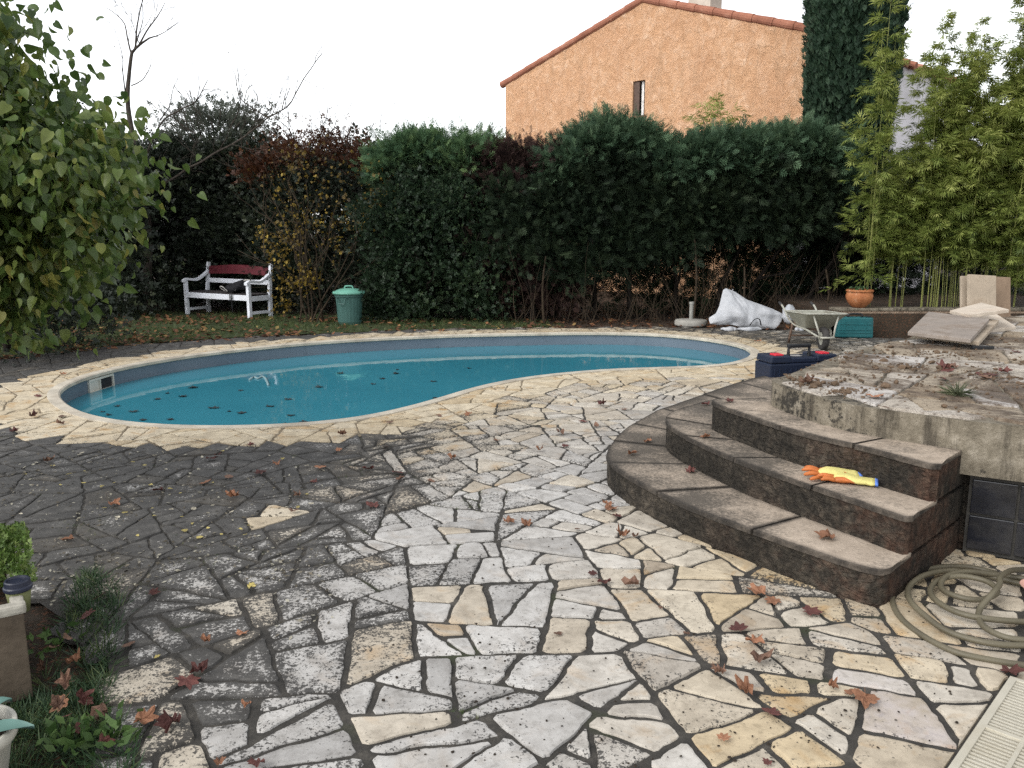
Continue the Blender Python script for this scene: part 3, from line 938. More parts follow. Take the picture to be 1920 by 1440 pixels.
# ---- white garden bench
M_BWHITE = simple("bench_white_paint", (.690, .712, .765), .5, .35, .08, 7, .1, dirt=(.480, .480, .450), dirt_amt=.5)
M_BDK = simple('bench_seat_dark', (.035, .03, .03), .8)
M_BRED = simple("bench_dark_red_paint", (.09, .012, .018), .55, .3, .2, 7, .1)
FL, FR = G(352, 588), G(469, 597)
fd = (FR - FL); bw_ = fd.length; ang = math.atan2(fd.y, fd.x)
bench = thing("garden_bench", "white wooden garden bench with a dark red curved backrest under the hedge", "bench", (FL.x, FL.y, -.01), ang)
BW, BD = bw_, .50
for x in (0, BW):
    MB().box((x, 0, .32), (.065, .065, .64), None, .006).build("front_leg", M_BWHITE, bench)
    m = MB().tube([(x, BD, 0), (x, BD, .45), (x, BD + .03, .7), (x, BD + .07, .98)], [.042, .042, .04, .038], 4)
    m.build("rear_leg", M_BWHITE, bench)
    arm = catmull([(x, -.06, .635), (x, .02, .672), (x, .14, .66), (x, .26, .655), (x, .37, .70), (x, BD + .03, .80)], .03)
    m = MB(); o = None
    for k, q in enumerate(arm):
        m.v += [(q[0] - .038, q[1], q[2] - .022), (q[0] + .038, q[1], q[2] - .022), (q[0] + .038, q[1], q[2] + .022), (q[0] - .038, q[1], q[2] + .022)]
        if k:
            i = 4 * (k - 1)
            m.f += [(i + j, i + (j + 1) % 4, i + 4 + (j + 1) % 4, i + 4 + j) for j in range(4)]
    m.f += [(0, 1, 2, 3), tuple(range(len(m.v) - 4, len(m.v)))]
    m.build("armrest", M_BWHITE, bench)
    MB().box((x, BD / 2, .36), (.045, BD - .07, .09), None, .004).build("side_rail", M_BWHITE, bench)
    MB().box((x, BD / 2, .10), (.04, BD - .07, .05), None, .004).build("stretcher", M_BWHITE, bench)
MB().box((BW / 2, 0, .375), (BW - .07, .04, .10), None, .005).build("front_rail", M_BWHITE, bench)
m = MB()
for k in range(5): m.box((BW / 2, .07 + k * .092, .43), (BW - .02, .078, .022), None, .004)
m.build("seat", M_BDK, bench)
MB().box((BW / 2, BD + .035, .63), (BW - .07, .035, .085), None, .004).build("back_rail", M_BWHITE, bench)
m = MB(); n = 24
for k in range(n + 1):
    u = k / n; x = .035 + u * (BW - .07); zt = .90 + .045 * math.sin(math.pi * u); zb = .755 - .0 * u + .02 * math.sin(math.pi * u)
    yb, yt = BD + .045, BD + .065
    m.v += [(x, yb - .016, zb), (x, yb + .016, zb), (x, yt + .016, zt), (x, yt - .016, zt)]
    if k:
        i = 4 * (k - 1); m.f += [(i + j, i + (j + 1) % 4, i + 4 + (j + 1) % 4, i + 4 + j) for j in range(4)]
m.f += [(0, 1, 2, 3), tuple(range(4 * n, 4 * n + 4))]
m.build("backrest", M_BRED, bench)

# ---- dark harness bag slung over the bench's right end
M_BLACK = simple("black_fabric", (.014, .014, .016), .85, .2, .3, 20, .3)
M_PIPE = simple("pale_piping", (.45, .43, .40), .7)
bag = thing("harness_bag", "black bag with pale piping lying on the right end of the white bench", "bag", bench.matrix_basis @ Vector((BW * .68, .2, .442)), ang)
bag.location = Vector((FL.x, FL.y, 0)) + RZ(ang) @ Vector((BW * .70, .22, .432))
bm = bmesh.new(); bmesh.ops.create_icosphere(bm, subdivisions=4, radius=1)
for v in bm.verts:
    p = v.co.copy(); k = 1 + .22 * noise.noise(p * 1.7) + .07 * noise.noise(p * 5)
    v.co = Vector((p.x * .27 * k, p.y * .16 * k, max(-.07, p.z * .12 * k) + .07 + .07 * math.exp(-((p.x - .55) ** 2) * 5)))
me = bpy.data.meshes.new("body"); bm.to_mesh(me); bm.free(); link("body", me, M_BLACK, bag, True)
for dx in (.02, .09):
    MB().tube(catmull([(-.02 + dx, -.14, .04), (.0 + dx, -.1, .15), (.10 + dx, .0, .235), (.2 + dx, .04, .24)], .02), .011, 6).build("piping", M_PIPE, bag, True)
MB().tube(catmull([(-.22, -.12, .03), (-.3, -.17, .1), (-.2, -.2, .12), (-.12, -.15, .03)], .02), .008, 6).build("carry_loop", M_PIPE, bag, True)
for dx, L in ((.05, -.16), (.1, -.34)):
    MB().tube(catmull([(dx, -.1, .06), (dx, -.255, .03), (dx + .005, -.262, -.08), (dx + .01, -.262, L)], .03), .017, 6, squash=.4).build("strap", M_BLACK, bag, True)

# ---- green dustbin
M_GREEN = simple("green_bin_plastic", (.048, .116, .102), .5, .35, .1, 6, .08, dirt=(.041, .082, .068), dirt_amt=.4)
M_GLID = simple("green_bin_lid_plastic", (.136, .344, .264), .5, .35, .1, 6, .06)
P = G(652, 608)
bin_ = thing("dustbin", "round green plastic dustbin with a paler lid on the grass by the hedge", "dustbin", (P.x, P.y + .2, -.01), 0)
def ribs(r, z, a): return r * (1 + (.012 * (1 if math.sin(a * 22) > .2 else 0) if .03 < z < .46 else 0))
MB().lathe([(.19, 0), (.193, .02), (.2, .04), (.225, .44), (.229, .47), (.245, .475), (.247, .53), (.235, .535)], n=132, wob=ribs).build("body", M_GREEN, bin_, False)
lid = MB().lathe([(.272, .515), (.28, .53), (.278, .552), (.262, .562), (.245, .556), (.235, .568), (.16, .60), (.06, .615), (.001, .617)], n=64, cap_bottom=True, cap_top=False).build("lid", M_GLID, bin_, True)
hm = MB(); hm.tube(catmull([(-.07, 0, .60), (-.06, 0, .645), (.06, 0, .645), (.07, 0, .60)], .02), .014, 8); hm.build("lid_grip", M_GLID, lid, True)
aa = math.radians(-108)
c = Vector((math.cos(aa), math.sin(aa), 0)); tt = Vector((-c.y, c.x, 0))
q = [c * .235 + tt * s * .085 + Vector((0, 0, z)) + c * o_ for s, z, o_ in ((-1, .455, 0), (-1, .455, .045), (-.8, .36, .05), (.8, .36, .05), (1, .455, .045), (1, .455, 0))]
MB().tube(q, .014, 6).build("side_handle", M_GREEN, bin_)

# ---- parasol base
M_CONC = simple("pale_concrete", (.312, .300, .270), .9, .2, .25, 9, .4, dirt=(.144, .132, .108), dirt_amt=.5)
M_TUBE = simple("weathered_grey_tube", (.264, .264, .240), .5, .4, .2, 9, .1)
P = G(1300, 612)
pb = thing("parasol_base", "round concrete parasol base with an empty tube beside the white sack", "parasol base", (P.x, P.y + .2, -.004))
MB().lathe([(.27, 0), (.275, .02), (.272, .075), (.255, .095), (.08, .105), (.001, .106)], n=48, wob=lambda r, z, a: r * (1 + .012 * math.sin(3 * a + z * 9))).build("base", M_CONC, pb, True)
MB().lathe([(.034, .10), (.034, .36), (.042, .36), (.042, .40), (.027, .40), (.026, .2)], n=20).build("tube", M_TUBE, pb, False)

# ---- slumped white builder's sack
b = NB("woven_sack")
c1 = b.ramp(b.noise(4, 5, .6), [(.3, (.352, .365, .387)), (.7, (.457, .466, .483))])
c1 = b.mix(b.ramp(b.noise(13, 6, .7), [(.6, 0.0), (.75, .5)]), c1, (.370, .352, .317))
M_SACK = b.done(b.bsdf(c1, .6, b.bump(b.math('ADD', b.noise(7, 5, .65, dist=1.2), b.math('MULTIPLY', b.noise(160, 2), .1)), .5, .02), .35))
YS = 13.45
sack = thing("builders_sack", "large crumpled white woven sack slumped on the ground by the hedge", "sack", (3.9, YS, 0))
out_px = [(1332, 607), (1330, 597), (1345, 588), (1352, 575), (1362, 545), (1368, 542), (1385, 549), (1405, 563), (1430, 572), (1452, 580), (1464, 586), (1471, 590), (1467, 602), (1459, 612), (1452, 618), (1436, 617), (1414, 616), (1390, 613), (1372, 609), (1350, 610)]
OP = np.array([[At(x, y, YS).x - 3.9, max(0.0, At(x, y, YS).z)] for x, y in out_px])
OP = resample(np.vstack([OP, OP[:1]]), 121)[:-1]
cx_, cz_ = OP.mean(0)
def sheet(sgn, thick, lean):
    V, Fq = [], []
    R_ = 14
    for r in range(R_ + 1):
        k = r / R_
        for i, (x, z) in enumerate(OP):
            X = cx_ + (x - cx_) * (1 - k); Z = cz_ + (z - cz_) * (1 - k)
            bul = thick * (1 - (1 - k) ** 2.6)
            fo = .075 * abs(noise.noise(Vector((X * 2.2 + Z * 2.6, Z * 1.2 - X, sgn * 3)))) + .05 * noise.noise(Vector((X * 3.2, Z * 4.5, sgn))) + .03 * noise.noise(Vector((X * 9, Z * 5, 2 + sgn))) + .018 * abs(noise.noise(Vector((X * 14 + Z * 9, Z * 6, 5))))
            V.append((X, -sgn * (bul + fo * min(1, k * 6 + .12)) + lean * Z, Z))
    n = len(OP)
    for r in range(R_):
        for i in range(n):
            i2 = (i + 1) % n
            Fq.append((r * n + i, r * n + i2, (r + 1) * n + i2, (r + 1) * n + i))
    return V, Fq
m = MB(); m.add(*sheet(1, .085, .34)); m.add(*sheet(-1, .10, .34))
m.build("sack_body", M_SACK, sack, True)
# crumpled hem along the ground and a knotted corner
for seed_, (x0, x1) in enumerate(((-.56, -.3), (-.3, .1), (.62, .76))):
    pts = [(x0 + (x1 - x0) * t, -.27 + .06 * noise.noise(Vector((t * 3, seed_, 0))), .03 + .02 * abs(noise.noise(Vector((t * 3, 3, seed_))))) for t in np.linspace(0, 1, 16)]
    hm = MB(); hm.tube(pts, [.038 + .014 * noise.noise(Vector((t * 2.5, seed_, 9))) - .03 * abs(2 * t - 1) ** 6 for t in np.linspace(0, 1, 16)], 9, squash=.75)
    hm.build("rolled_hem", M_SACK, sack, True)
cr = MB(); bmx = bmesh.new(); bmesh.ops.create_icosphere(bmx, subdivisions=3, radius=1)
for v in bmx.verts:
    p = v.co.copy(); k = 1 + .35 * noise.noise(p * 2.3) + .15 * noise.noise(p * 6)
    v.co = Vector((.62 + p.x * .11 * k, .02 + p.y * .1 * k, .24 + p.z * .15 * k))
me = bpy.data.meshes.new("bunched_corner"); bmx.to_mesh(me); bmx.free(); link("bunched_corner", me, M_SACK, sack, True)
MB().tube(catmull([(-.12, -.33, .10), (-.05, -.36, .2), (.02, -.36, .2), (.06, -.33, .10)], .02), .012, 6, squash=.4).build("lifting_strap", M_BLACK, sack, True)
MB().tube(catmull([(-.3, .12, .52), (-.3, .13, .60), (-.29, .13, .64)], .02), .012, 6, squash=.5).build("lifting_strap", M_SACK, sack, True)

# ---- wheelbarrow
M_BARROW = simple("dusty_cream_tray", (.255, .255, .211), .6, .3, .15, 6, .15, dirt=(.196, .176, .137), dirt_amt=.7)
M_BFRAME = simple("pale_tube_frame", (.357, .357, .309), .45, .4, .12, 8, .08, dirt=(.262, .202, .143), dirt_amt=.5)
M_RUST = simple("rusty_leg", (.132, .084, .060), .7, .3, .3, 14, .2)
M_RUBBER = simple("grey_rubber", (.04, .038, .037), .85, .2, .2, 10, .2, dirt=(.12, .11, .10), dirt_amt=.4)
P = G(1546, 658)
wb = thing("wheelbarrow", "pale dusty wheelbarrow with one front wheel parked beside the pool", "wheelbarrow", (P.x, P.y + .08, 0), math.atan2(-1.0, -.02))
wb.scale = (.86, .86, .80)
# local: +x is forward (wheel), wheel axle at x=0
tr_top = [(-1.0, -.33, .56), (.12, -.33, .62), (.12, .33, .62), (-1.0, .33, .56)]
tr_bot = [(-.74, -.20, .33), (-.22, -.20, .345), (-.22, .20, .345), (-.74, .20, .33)]
def rr(q, n=8, rad=.10):
    q = [Vector(p) for p in q]; o_ = []
    for i in range(4):
        a, c, d = q[i - 1], q[i], q[(i + 1) % 4]
        s, e = c + (a - c).normalized() * rad, c + (d - c).normalized() * rad
        for k in range(n): 
            t = k / (n - 1); o_.append((1 - t) ** 2 * s + 2 * t * (1 - t) * c + t * t * e)
    return o_
T, Bq = rr(tr_top), rr(tr_bot, rad=.07)
m = MB(); n = len(T)
T2 = [p + Vector((0, 0, -.004)) + (Vector((-.44, 0, p.z)) - p) * .012 for p in T]; B2 = [p + Vector((0, 0, .006)) for p in Bq]
m.v = [tuple(p) for p in Bq + T + T2 + B2]
for k in range(n):
    k2 = (k + 1) % n
    m.f += [(k, k2, n + k2, n + k), (n + k, n + k2, 2 * n + k2, 2 * n + k), (2 * n + k, 2 * n + k2, 3 * n + k2, 3 * n + k)]
m.f += [tuple(range(n))[::-1], tuple(range(3 * n, 4 * n))]
tray = m.build("tray", M_BARROW, wb, False)
MB().tube([*T, T[0], T[1]], .012, 8, cap=False).build("rim", M_BFRAME, tray, True)
wh = MB(); prof = [(.115, -.045), (.15, -.052), (.182, -.04), (.195, -.015), (.195, .015), (.182, .04), (.15, .052), (.115, .045), (.115, -.045)]
for i in range(40):
    pass
n = 40; o = 0
for i in range(n):
    a = 2 * math.pi * i / n
    for r, y in prof: wh.v.append((r * math.cos(a), y, .195 + r * math.sin(a)))
K = len(prof)
for i in range(n):
    for k in range(K - 1): wh.f.append((i * K + k, i * K + k + 1, ((i + 1) % n) * K + k + 1, ((i + 1) % n) * K + k))
whl = wh.build("wheel", M_RUBBER, wb, True)
hb = MB(); hb.tube([(0, -.03, .195), (0, .03, .195)], .118, 28); hb.tube([(0, -.075, .195), (0, .075, .195)], .016, 10)
hb.build("rim", M_BFRAME, whl)
fr = MB()
for s in (-1, 1):
    fr.tube(catmull([(-1.45, s * .27, .66), (-1.25, s * .27, .60), (-.8, s * .24, .36), (-.25, s * .19, .315), (.02, s * .105, .24), (.21, s * .09, .235)], .04), .017, 8)
    fr.tube([(.06, s * .2, .615), (.1, s * .14, .4), (.16, s * .1, .235)], .015, 8)
fr.tube([(.21, -.095, .235), (.21, .095, .235)], .017, 8)
fr.build("frame", M_BFRAME, wb, True)
for s in (-1, 1):
    MB().tube([(-.78, s * .24, .35), (-.84, s * .27, .0)], .02, 8).build("leg", M_RUST, wb, True)
    MB().tube([(-1.47, s * .27, .666), (-1.33, s * .27, .625)], .024, 10).build("grip", M_RUBBER, wb, True)
lb = MB(); lb.tube([(-.81, -.25, .14), (-.81, .25, .14)], .013, 8); lb.build("brace", M_RUST, wb)

# ---- teal machine case leaning by the bed wall
M_TEAL = simple("teal_case_plastic", (.010, .106, .117), .5, .4, .12, 5, .08, dirt=(.047, .101, .101), dirt_amt=.4)
M_TBLK = simple("black_plastic", (.015, .016, .018), .5, .4)
P = G(1598, 633)
tc = thing("tool_case", "teal plastic machine case standing by the low wall behind the wheelbarrow", "tool case", (P.x, P.y - .02, 0), math.radians(-6))
m = MB(); m.box((-.005, 0, .165), (.53, .075, .31), None, .02, .94)
cs = m.build("back_shell", M_TEAL, tc)
m = MB(); m.box((0, -.075, .165), (.52, .07, .30), None, .02, .94)
for z in (.09, .13, .215): m.box((0, -.112, z), (.46, .008, .012), None, .002)
for x in (-.15, .15): m.box((x, -.112, .17), (.012, .008, .2), None, .002)
m.build("front_shell", M_TEAL, tc)
MB().tube(catmull([(-.1, -.035, .315), (-.085, -.035, .36), (.085, -.035, .36), (.1, -.035, .315)], .02), .014, 8).build("handle", M_TBLK, tc, True)
for x in (-.19, .19): MB().box((x, -.04, .325), (.06, .07, .02), None, .004).build("latch", M_TBLK, tc)
MB().box((.245, -.075, .2), (.012, .03, .12), None, .003).build("side_label", M_PIPE, tc)

# ---- navy tool case with red latches
M_NAVY = simple("navy_case_plastic", (.011, .018, .039), .45, .4, .12, 5, .06, dirt=(.045, .049, .053), dirt_amt=.3)
M_RED = simple("red_latch_plastic", (.600, .030, .048), .45, .4, .08)
nc = thing("tool_case", "navy blue tool case with red latches and carry handle behind the terrace edge", "tool case", (2.85, 8.20, 0), math.radians(14))
m = MB(); m.box((0, 0, .155), (.74, .29, .30), None, .015, 1.02)
for x in np.linspace(-.33, .33, 12): m.box((x, -.149, .15), (.018, .012, .22), None, .003)
m.build("body", M_NAVY, nc)
m = MB()
m.box((-.255, 0, .345), (.225, .285, .07), None, .014, .95); m.box((.255, 0, .345), (.225, .285, .07), None, .014, .95); m.box((0, 0, .332), (.29, .27, .045), None, .01, .97)
m.build("lid", M_NAVY, nc)
m = MB(); m.tube([(-.115, -.03, .35), (-.115, -.03, .46), (.115, -.03, .46), (.115, -.03, .35)], .019, 8)
m.box((0, -.03, .462), (.25, .05, .035), None, .01)
m.build("handle", M_TBLK, nc)
for x in (-.255, .255): MB().box((x, -.045, .385), (.09, .11, .02), None, .006).build("latch", M_RED, nc)
MB().box((0, .02, .3555), (.1, .07, .003)).build("label_sticker", M_PIPE, nc)

# ---- terracotta bowl pot
b = NB("terracotta_pot")
c1 = b.ramp(b.noise(6, 5, .7), [(.3, (.255, .087, .033)), (.7, (.435, .173, .068))])
c1 = b.mix(b.ramp(b.noise(11, 5, .7), [(.58, 0.0), (.72, .5)]), c1, (.600, .450, .330))
M_POT = b.done(b.bsdf(c1, .75, b.bump(b.noise(30, 4), .2, .005)))
pot = thing("terracotta_pot", "round terracotta bowl pot with small green plant on the bed wall", "flower pot", (5.28, 12.62, .43))
def potw(r, z, a): return r * (1 + (.035 * max(0, math.sin(6 * a)) ** 2 if .08 < z < .2 else 0))
MB().lathe([(.08, 0), (.098, .01), (.15, .06), (.188, .125), (.197, .175), (.185, .222), (.176, .234), (.194, .24), (.20, .256), (.192, .272), (.172, .272), (.168, .24)], n=72, wob=potw).build("bowl", M_POT, pot, True)
MB().lathe([(.001, .245), (.17, .243)], n=32, cap_bottom=False).build("soil", M_SOIL, pot)
M_HERB = leafmat("herb_leaf", [(0, (.035, .075, .03)), (1, (.09, .15, .06))], .2)
p_ = rng.normal(size=(90, 3)) * np.array((.085, .085, .02)) + np.array((0, 0, .28)); d_ = rng.normal(size=(90, 3)) + np.array((0, 0, .7))
foliage("leaves", p_, d_, rng.uniform(.03, .06, 90), 'single', M_HERB, pot)

# ---- flat concrete slabs on the terrace
def slab_mat(nm, c, dirt):
    b = NB(nm)
    c1 = b.ramp(b.noise(4, 6, .7), [(.3, tuple(v * .75 for v in c)), (.7, tuple(v * 1.15 for v in c))])
    c1 = b.mix(b.ramp(b.noise(2.6, 6, .72), [(.5, 0.0), (.66, .7)]), c1, dirt)
    return b.done(b.bsdf(c1, .85, b.bump(b.noise(50, 5), .4, .006), .2))
M_SLG = slab_mat("grey_slab_concrete", (.27, .232, .20), (.15, .105, .07))
M_SLR = slab_mat("brown_stained_concrete", (.27, .195, .135), (.13, .075, .05))
M_SLB = slab_mat("beige_slab_concrete", (.390, .323, .247), (.210, .150, .099))
M_SLP = slab_mat("pale_slab_concrete", (.551, .478, .392), (.406, .319, .246))
def slab(q, th, mat, label):
    c = sum(q, Vector()) / 4
    n = (q[1] - q[0]).cross(q[3] - q[0]).normalized()
    if n.z < -.1 or (abs(n.z) <= .1 and n.y > 0): n = -n
    m = MB(); m.v = [tuple(p - c - n * th) for p in q] + [tuple(p - c) for p in q]
    m.f = [(3, 2, 1, 0), (4, 5, 6, 7)] + [(k, (k + 1) % 4, 4 + (k + 1) % 4, 4 + k) for k in range(4)]
    o = m.build("concrete_slab", mat, None, bevel=.004)
    o.location = c
    return tag(o, label, "slab", "loose slabs on the terrace")
slab([G(1735, 632, .725), G(1905, 612, .73), G(1868, 588, .775), G(1760, 590, .775)], .035, M_SLP, "pale slab at the bottom of the fanned pile, showing only its right corner")
slab([G(1716, 627, .755), G(1836, 641, .76), G(1873, 600, .81), G(1760, 588, .81)], .03, M_SLB, "narrow beige slab showing under the right edge of the big grey slab")
slab([G(1702, 622, .79), G(1820, 636, .79), G(1855, 598, .85), G(1741, 584, .85)], .03, M_SLG, "big bluish grey slab lying tilted on top of the fanned pile")
slab([G(1781, 582, .87), G(1815, 590, .87), G(1892, 580, .90), G(1840, 567, .90)], .03, M_SLP, "small pale diamond shaped slab lying in front of the upright slabs")
def upright(px0, px1, ytop, ybot, Y, lean, mat, label, dy=0.0, skew=0.0):
    a, c = At(px0, ybot, Y), At(px1, ybot, Y + dy); t0, t1 = At(px0 + skew, ytop, Y + lean), At(px1 + skew, ytop + 3, Y + dy + lean)
    return slab([a, c, t1, t0], .035, mat, label)
upright(1803, 1858, 517, 600, 8.42, .10, M_SLB, "beige slab standing upright at the left of the leaning slabs", .02)
upright(1817, 1868, 514, 598, 8.34, .10, M_SLB, "pale beige slab standing upright in front of the other leaning slabs", .05, 0)
upright(1838, 1895, 517, 600, 8.52, .10, M_SLR, "brown stained slab standing upright at the right of the leaning slabs", .12)

# ---- pair of work gloves on the middle step
M_GOR = simple("orange_rubber", (.433, .128, .032), .55, .35, .18, 18, .25)
M_GYE = simple("yellow_knit", (.614, .550, .205), .9, .1, .1, 60, .3)
M_GBL = simple("blue_knit_hem", (.112, .208, .576), .9, .1, .15, 50, .3)
M_GWH = simple("white_knit", (.68, .68, .68), .9, .1, .1, 50, .3)
def skin_mesh(name, verts, edges, radii, sub=2):
    me = bpy.data.meshes.new(name + "_rough"); me.from_pydata(verts, edges, [])
    o = bpy.data.objects.new(name + "_rough", me); COL.objects.link(o)
    sm = o.modifiers.new("s", 'SKIN'); ss = o.modifiers.new("u", 'SUBSURF'); ss.levels = sub; ss.render_levels = sub
    sv = me.skin_vertices[0].data
    for k, r in enumerate(radii): sv[k].radius = r if hasattr(r, '__len__') else (r, r)
    sv[0].use_root = True
    dg = bpy.context.evaluated_depsgraph_get()
    ev = o.evaluated_get(dg)
    res = bpy.data.meshes.new_from_object(ev)
    bpy.data.objects.remove(o); bpy.data.meshes.remove(me)
    return res
def glove(loc, rz, flip, label):
    t = thing("work_glove", label, "glove", loc, rz, "pair of work gloves")
    # local: fingers towards -x, cuff towards +x, palm down; a limp, half empty glove
    n = 26
    def shell(secs, mat, nm, par):
        m = MB()
        for x, y0, ry, rz_, zc in secs:
            for k in range(n):
                a_ = 2 * math.pi * k / n
                p = Vector((x, y0 * flip + ry * math.cos(a_), zc + rz_ * math.sin(a_)))
                wv_ = .0045 * noise.noise(p * 38 + Vector((loc[0] * 9, 0, 0))) + .0018 * noise.noise(p * 120)
                p.z = max(.0012, p.z + wv_); p.y += wv_ * .8
                m.v.append(tuple(p))
        K = len(secs)
        for q in range(K - 1):
            for k in range(n): m.f.append((q * n + k, q * n + (k + 1) % n, (q + 1) * n + (k + 1) % n, (q + 1) * n + k))
        m.f += [tuple(range(n))[::-1], tuple(range((K - 1) * n, K * n))]
        return m.build(nm, mat, par, True)
    palm = shell([(-.098, 0, .038, .011, .014), (-.08, 0, .046, .017, .019), (-.05, 0, .049, .021, .022), (-.015, .002, .047, .020, .021), (.012, .004, .043, .017, .018)], M_GOR, "palm", t)
    for (y, L, a_, r, lift) in ((-.034, .070, .34, .0105, .012), (-.013, .088, .10, .0115, .020), (.010, .086, -.10, .0115, .014), (.032, .068, -.36, .0105, .006)):
        pts = [Vector((-.085 - L * s * math.cos(a_), (y + L * s * math.sin(-a_)) * flip, .0155 + lift * math.sin(s * 2.6) - .004 * s)) for s in np.linspace(0, 1, 7)]
        MB().tube(pts, [r, r * 1.04, r, r * .98, r * .97, r * .85, r * .45], 12).build("finger", M_GOR, t, True)
    pts = [Vector((-.03 - .062 * s, (.040 + .042 * s - .02 * s * s) * flip, .022 + .010 * math.sin(s * 3))) for s in np.linspace(0, 1, 6)]
    MB().tube(pts, [.014, .0145, .0135, .0125, .011, .005], 12).build("thumb", M_GOR, t, True)
    cu = shell([(-.096, 0, .022, .009, .0235), (-.08, 0, .033, .014, .027), (-.05, 0, .039, .0175, .0285), (-.015, 0, .042, .0185, .0255), (.02, 0, .0435, .018, .0195), (.05, 0, .041, .016, .0175), (.08, 0, .040, .0145, .0160), (.098, 0, .042, .0145, .0155)], M_GYE, "knit_back", t)
    shell([(.097, 0, .0432, .0153, .0157), (.104, 0, .044, .0155, .0158), (.111, 0, .0435, .0150, .0154)], M_GBL, "hem", cu)
    return t
g1 = G(1592, 905, Z2)
glove((g1.x + .015, g1.y - .015, Z2 + .001), math.radians(-22), 1, "front yellow and orange work glove lying on the middle step")
gb = glove((g1.x - .035, g1.y + .062, Z2 + .010), math.radians(-6), -1, "rear orange work glove tucked behind the yellow backed one")
gb.rotation_euler = (.25, 0, gb.rotation_euler[2])

# ---- garden hose coil
b = NB("hose_rubber")
c1 = b.ramp(b.noise(3, 4), [(.3, (.075, .065, .043)), (.7, (.155, .137, .092))])
M_HOSE = b.done(b.bsdf(c1, .5, None, .35))
hpx = [(1925, 1248), (1860, 1238), (1790, 1222), (1730, 1192), (1690, 1160), (1674, 1130), (1678, 1105), (1705, 1082), (1745, 1066), (1800, 1062), (1850, 1070), (1893, 1086), (1935, 1095), (1990, 1110), (2020, 1150), (1990, 1200), (1925, 1210), (1850, 1205), (1780, 1185), (1735, 1155), (1706, 1125), (1705, 1100), (1735, 1078), (1790, 1070), (1860, 1082), (1930, 1100), (1985, 1130), (1980, 1165), (1920, 1166), (1850, 1160), (1800, 1150), (1760, 1130), (1744, 1108), (1760, 1088), (1800, 1080), (1850, 1090), (1870, 1110), (1840, 1124), (1800, 1120), (1766, 1104), (1772, 1082), (1810, 1072), (1870, 1078), (1940, 1090), (1990, 1120), (1970, 1190), (1900, 1198), (1845, 1175), (1836, 1145), (1862, 1112), (1874, 1096), (1876, 1082), (1895, 1070), (1925, 1068)]
hp = []
for k, q in enumerate(hpx):
    zz = .014 + (.028 if k in (19, 20, 21, 22, 34, 35, 40, 41) else (.016 if k > 14 else 0)) + (.014 if k > 28 else 0) + (.045 if k in (49, 50, 51, 52) else 0)
    g = G(q[0], q[1], zz); hp.append((g.x, g.y, zz))
hc = catmull(hp, .02)
hose = MB().tube([tuple(p) for p in hc], .0125, 10).build("garden_hose", M_HOSE, None, True)
tag(hose, "beige garden hose lying in loose coils beside the steps", "hose")
P = G(1912, 1122)
M_PINK = simple("faded_pink_plastic", (.52, .30, .24), .55, .3, .1)
pk = MB(); pk.lathe([(.03, .0), (.05, .006), (.062, .03), (.058, .032), (.045, .012), (.001, .01)], n=24)
pk_o = pk.build("plastic_dish", M_PINK, None, True); pk_o.location = (P.x + .05, P.y, .05)
pk_o.rotation_euler = (.12, -.1, 0)
pk_o.scale = (.8, .8, .55)
tag(pk_o, "small faded pink dish resting on the hose coils", "dish")

# ---- white drain grating
M_GRATE = simple("white_grating_plastic", (.456, .427, .351), .45, .4, .08, 8, .06, dirt=(.332, .285, .190), dirt_amt=.5)
c0, c1_ = G(1893, 1277), G(1782, 1442)
dv = (c1_ - c0).normalized(); sv = Vector((-dv.y, dv.x, 0))
if sv.x < 0: sv = -sv
grate = thing("drain_grating", "white slotted plastic drain grating set into the paving corner", "drain grating", (c0.x, c0.y, .012), math.atan2(dv.y, dv.x))
sy = 1 if (RZ(math.atan2(dv.y, dv.x)) @ Vector((0, 1, 0))).dot(sv) > 0 else -1
LG, WG = 1.2, .26
m = MB()
m.box((LG / 2, sy * .012, 0), (LG, .024, .02), None, .002); m.box((LG / 2, sy * (WG - .012), 0), (LG, .024, .02), None, .002)
m.box((LG / 2, sy * WG / 2, 0), (LG - .02, .014, .018), None, .002)
for x in (.01, .4, .8, LG - .01): m.box((x, sy * WG / 2, .0005), (.02, WG - .03, .018), None, .002)
m.build("frame", M_GRATE, grate)
m = MB()
k = .032
while k < LG - .02:
    m.box((k, sy * WG / 2, -.001), (.010, WG - .03, .012), None, .0015); k += .021
m.build("slats", M_GRATE, grate)
MB().box((LG / 2, sy * WG / 2, -.0105), (LG - .01, WG - .01, .003)).build("channel_shade_plate", M_DARK, grate)  # thin black plate painted as the shade down in the channel

# ---- planter box with stonecrop and the lidded cup
b = NB("old_planter_concrete")
c1 = b.ramp(b.noise(5, 6, .7), [(.3, (.062, .048, .034)), (.7, (.149, .118, .087))])  # base tone darkened for the shade the box stands in
c1 = b.mix(b.ramp(b.noise(3, 5, .7, vec=b.co((2, 2, .5))), [(.5, 0.0), (.64, .8)]), c1, (.031, .026, .021))
M_PLANT = b.done(b.bsdf(c1, .9, b.bump(b.noise(40, 5), .5, .008), .2))
M_PRIM = simple("lichen_rim", (.36, .34, .29), .9, .2, .3, 22, .4, dirt=(.16, .15, .12), dirt_amt=.6)
pc = G(63, 1312)
ztop = At(62, 1139, pc.y).z
_pa, _pb = G(62, 1139, ztop), G(45, 1045, ztop)
prz = math.atan2(_pb.y - _pa.y, _pb.x - _pa.x) - math.pi / 2
print('PLANTER', pc, ztop, math.degrees(prz))
pl_ = thing("planter_box", "old stained concrete planter box full of bright green stonecrop", "planter", (pc.x, pc.y, -.005), prz)
PLX, PLY, th = .75, .78, .028
m = MB()
m.box((-PLX / 2, th / 2, ztop / 2), (PLX, th, ztop - .03), None, .004); m.box((-PLX / 2, PLY - th / 2, ztop / 2), (PLX, th, ztop - .03), None, .004)
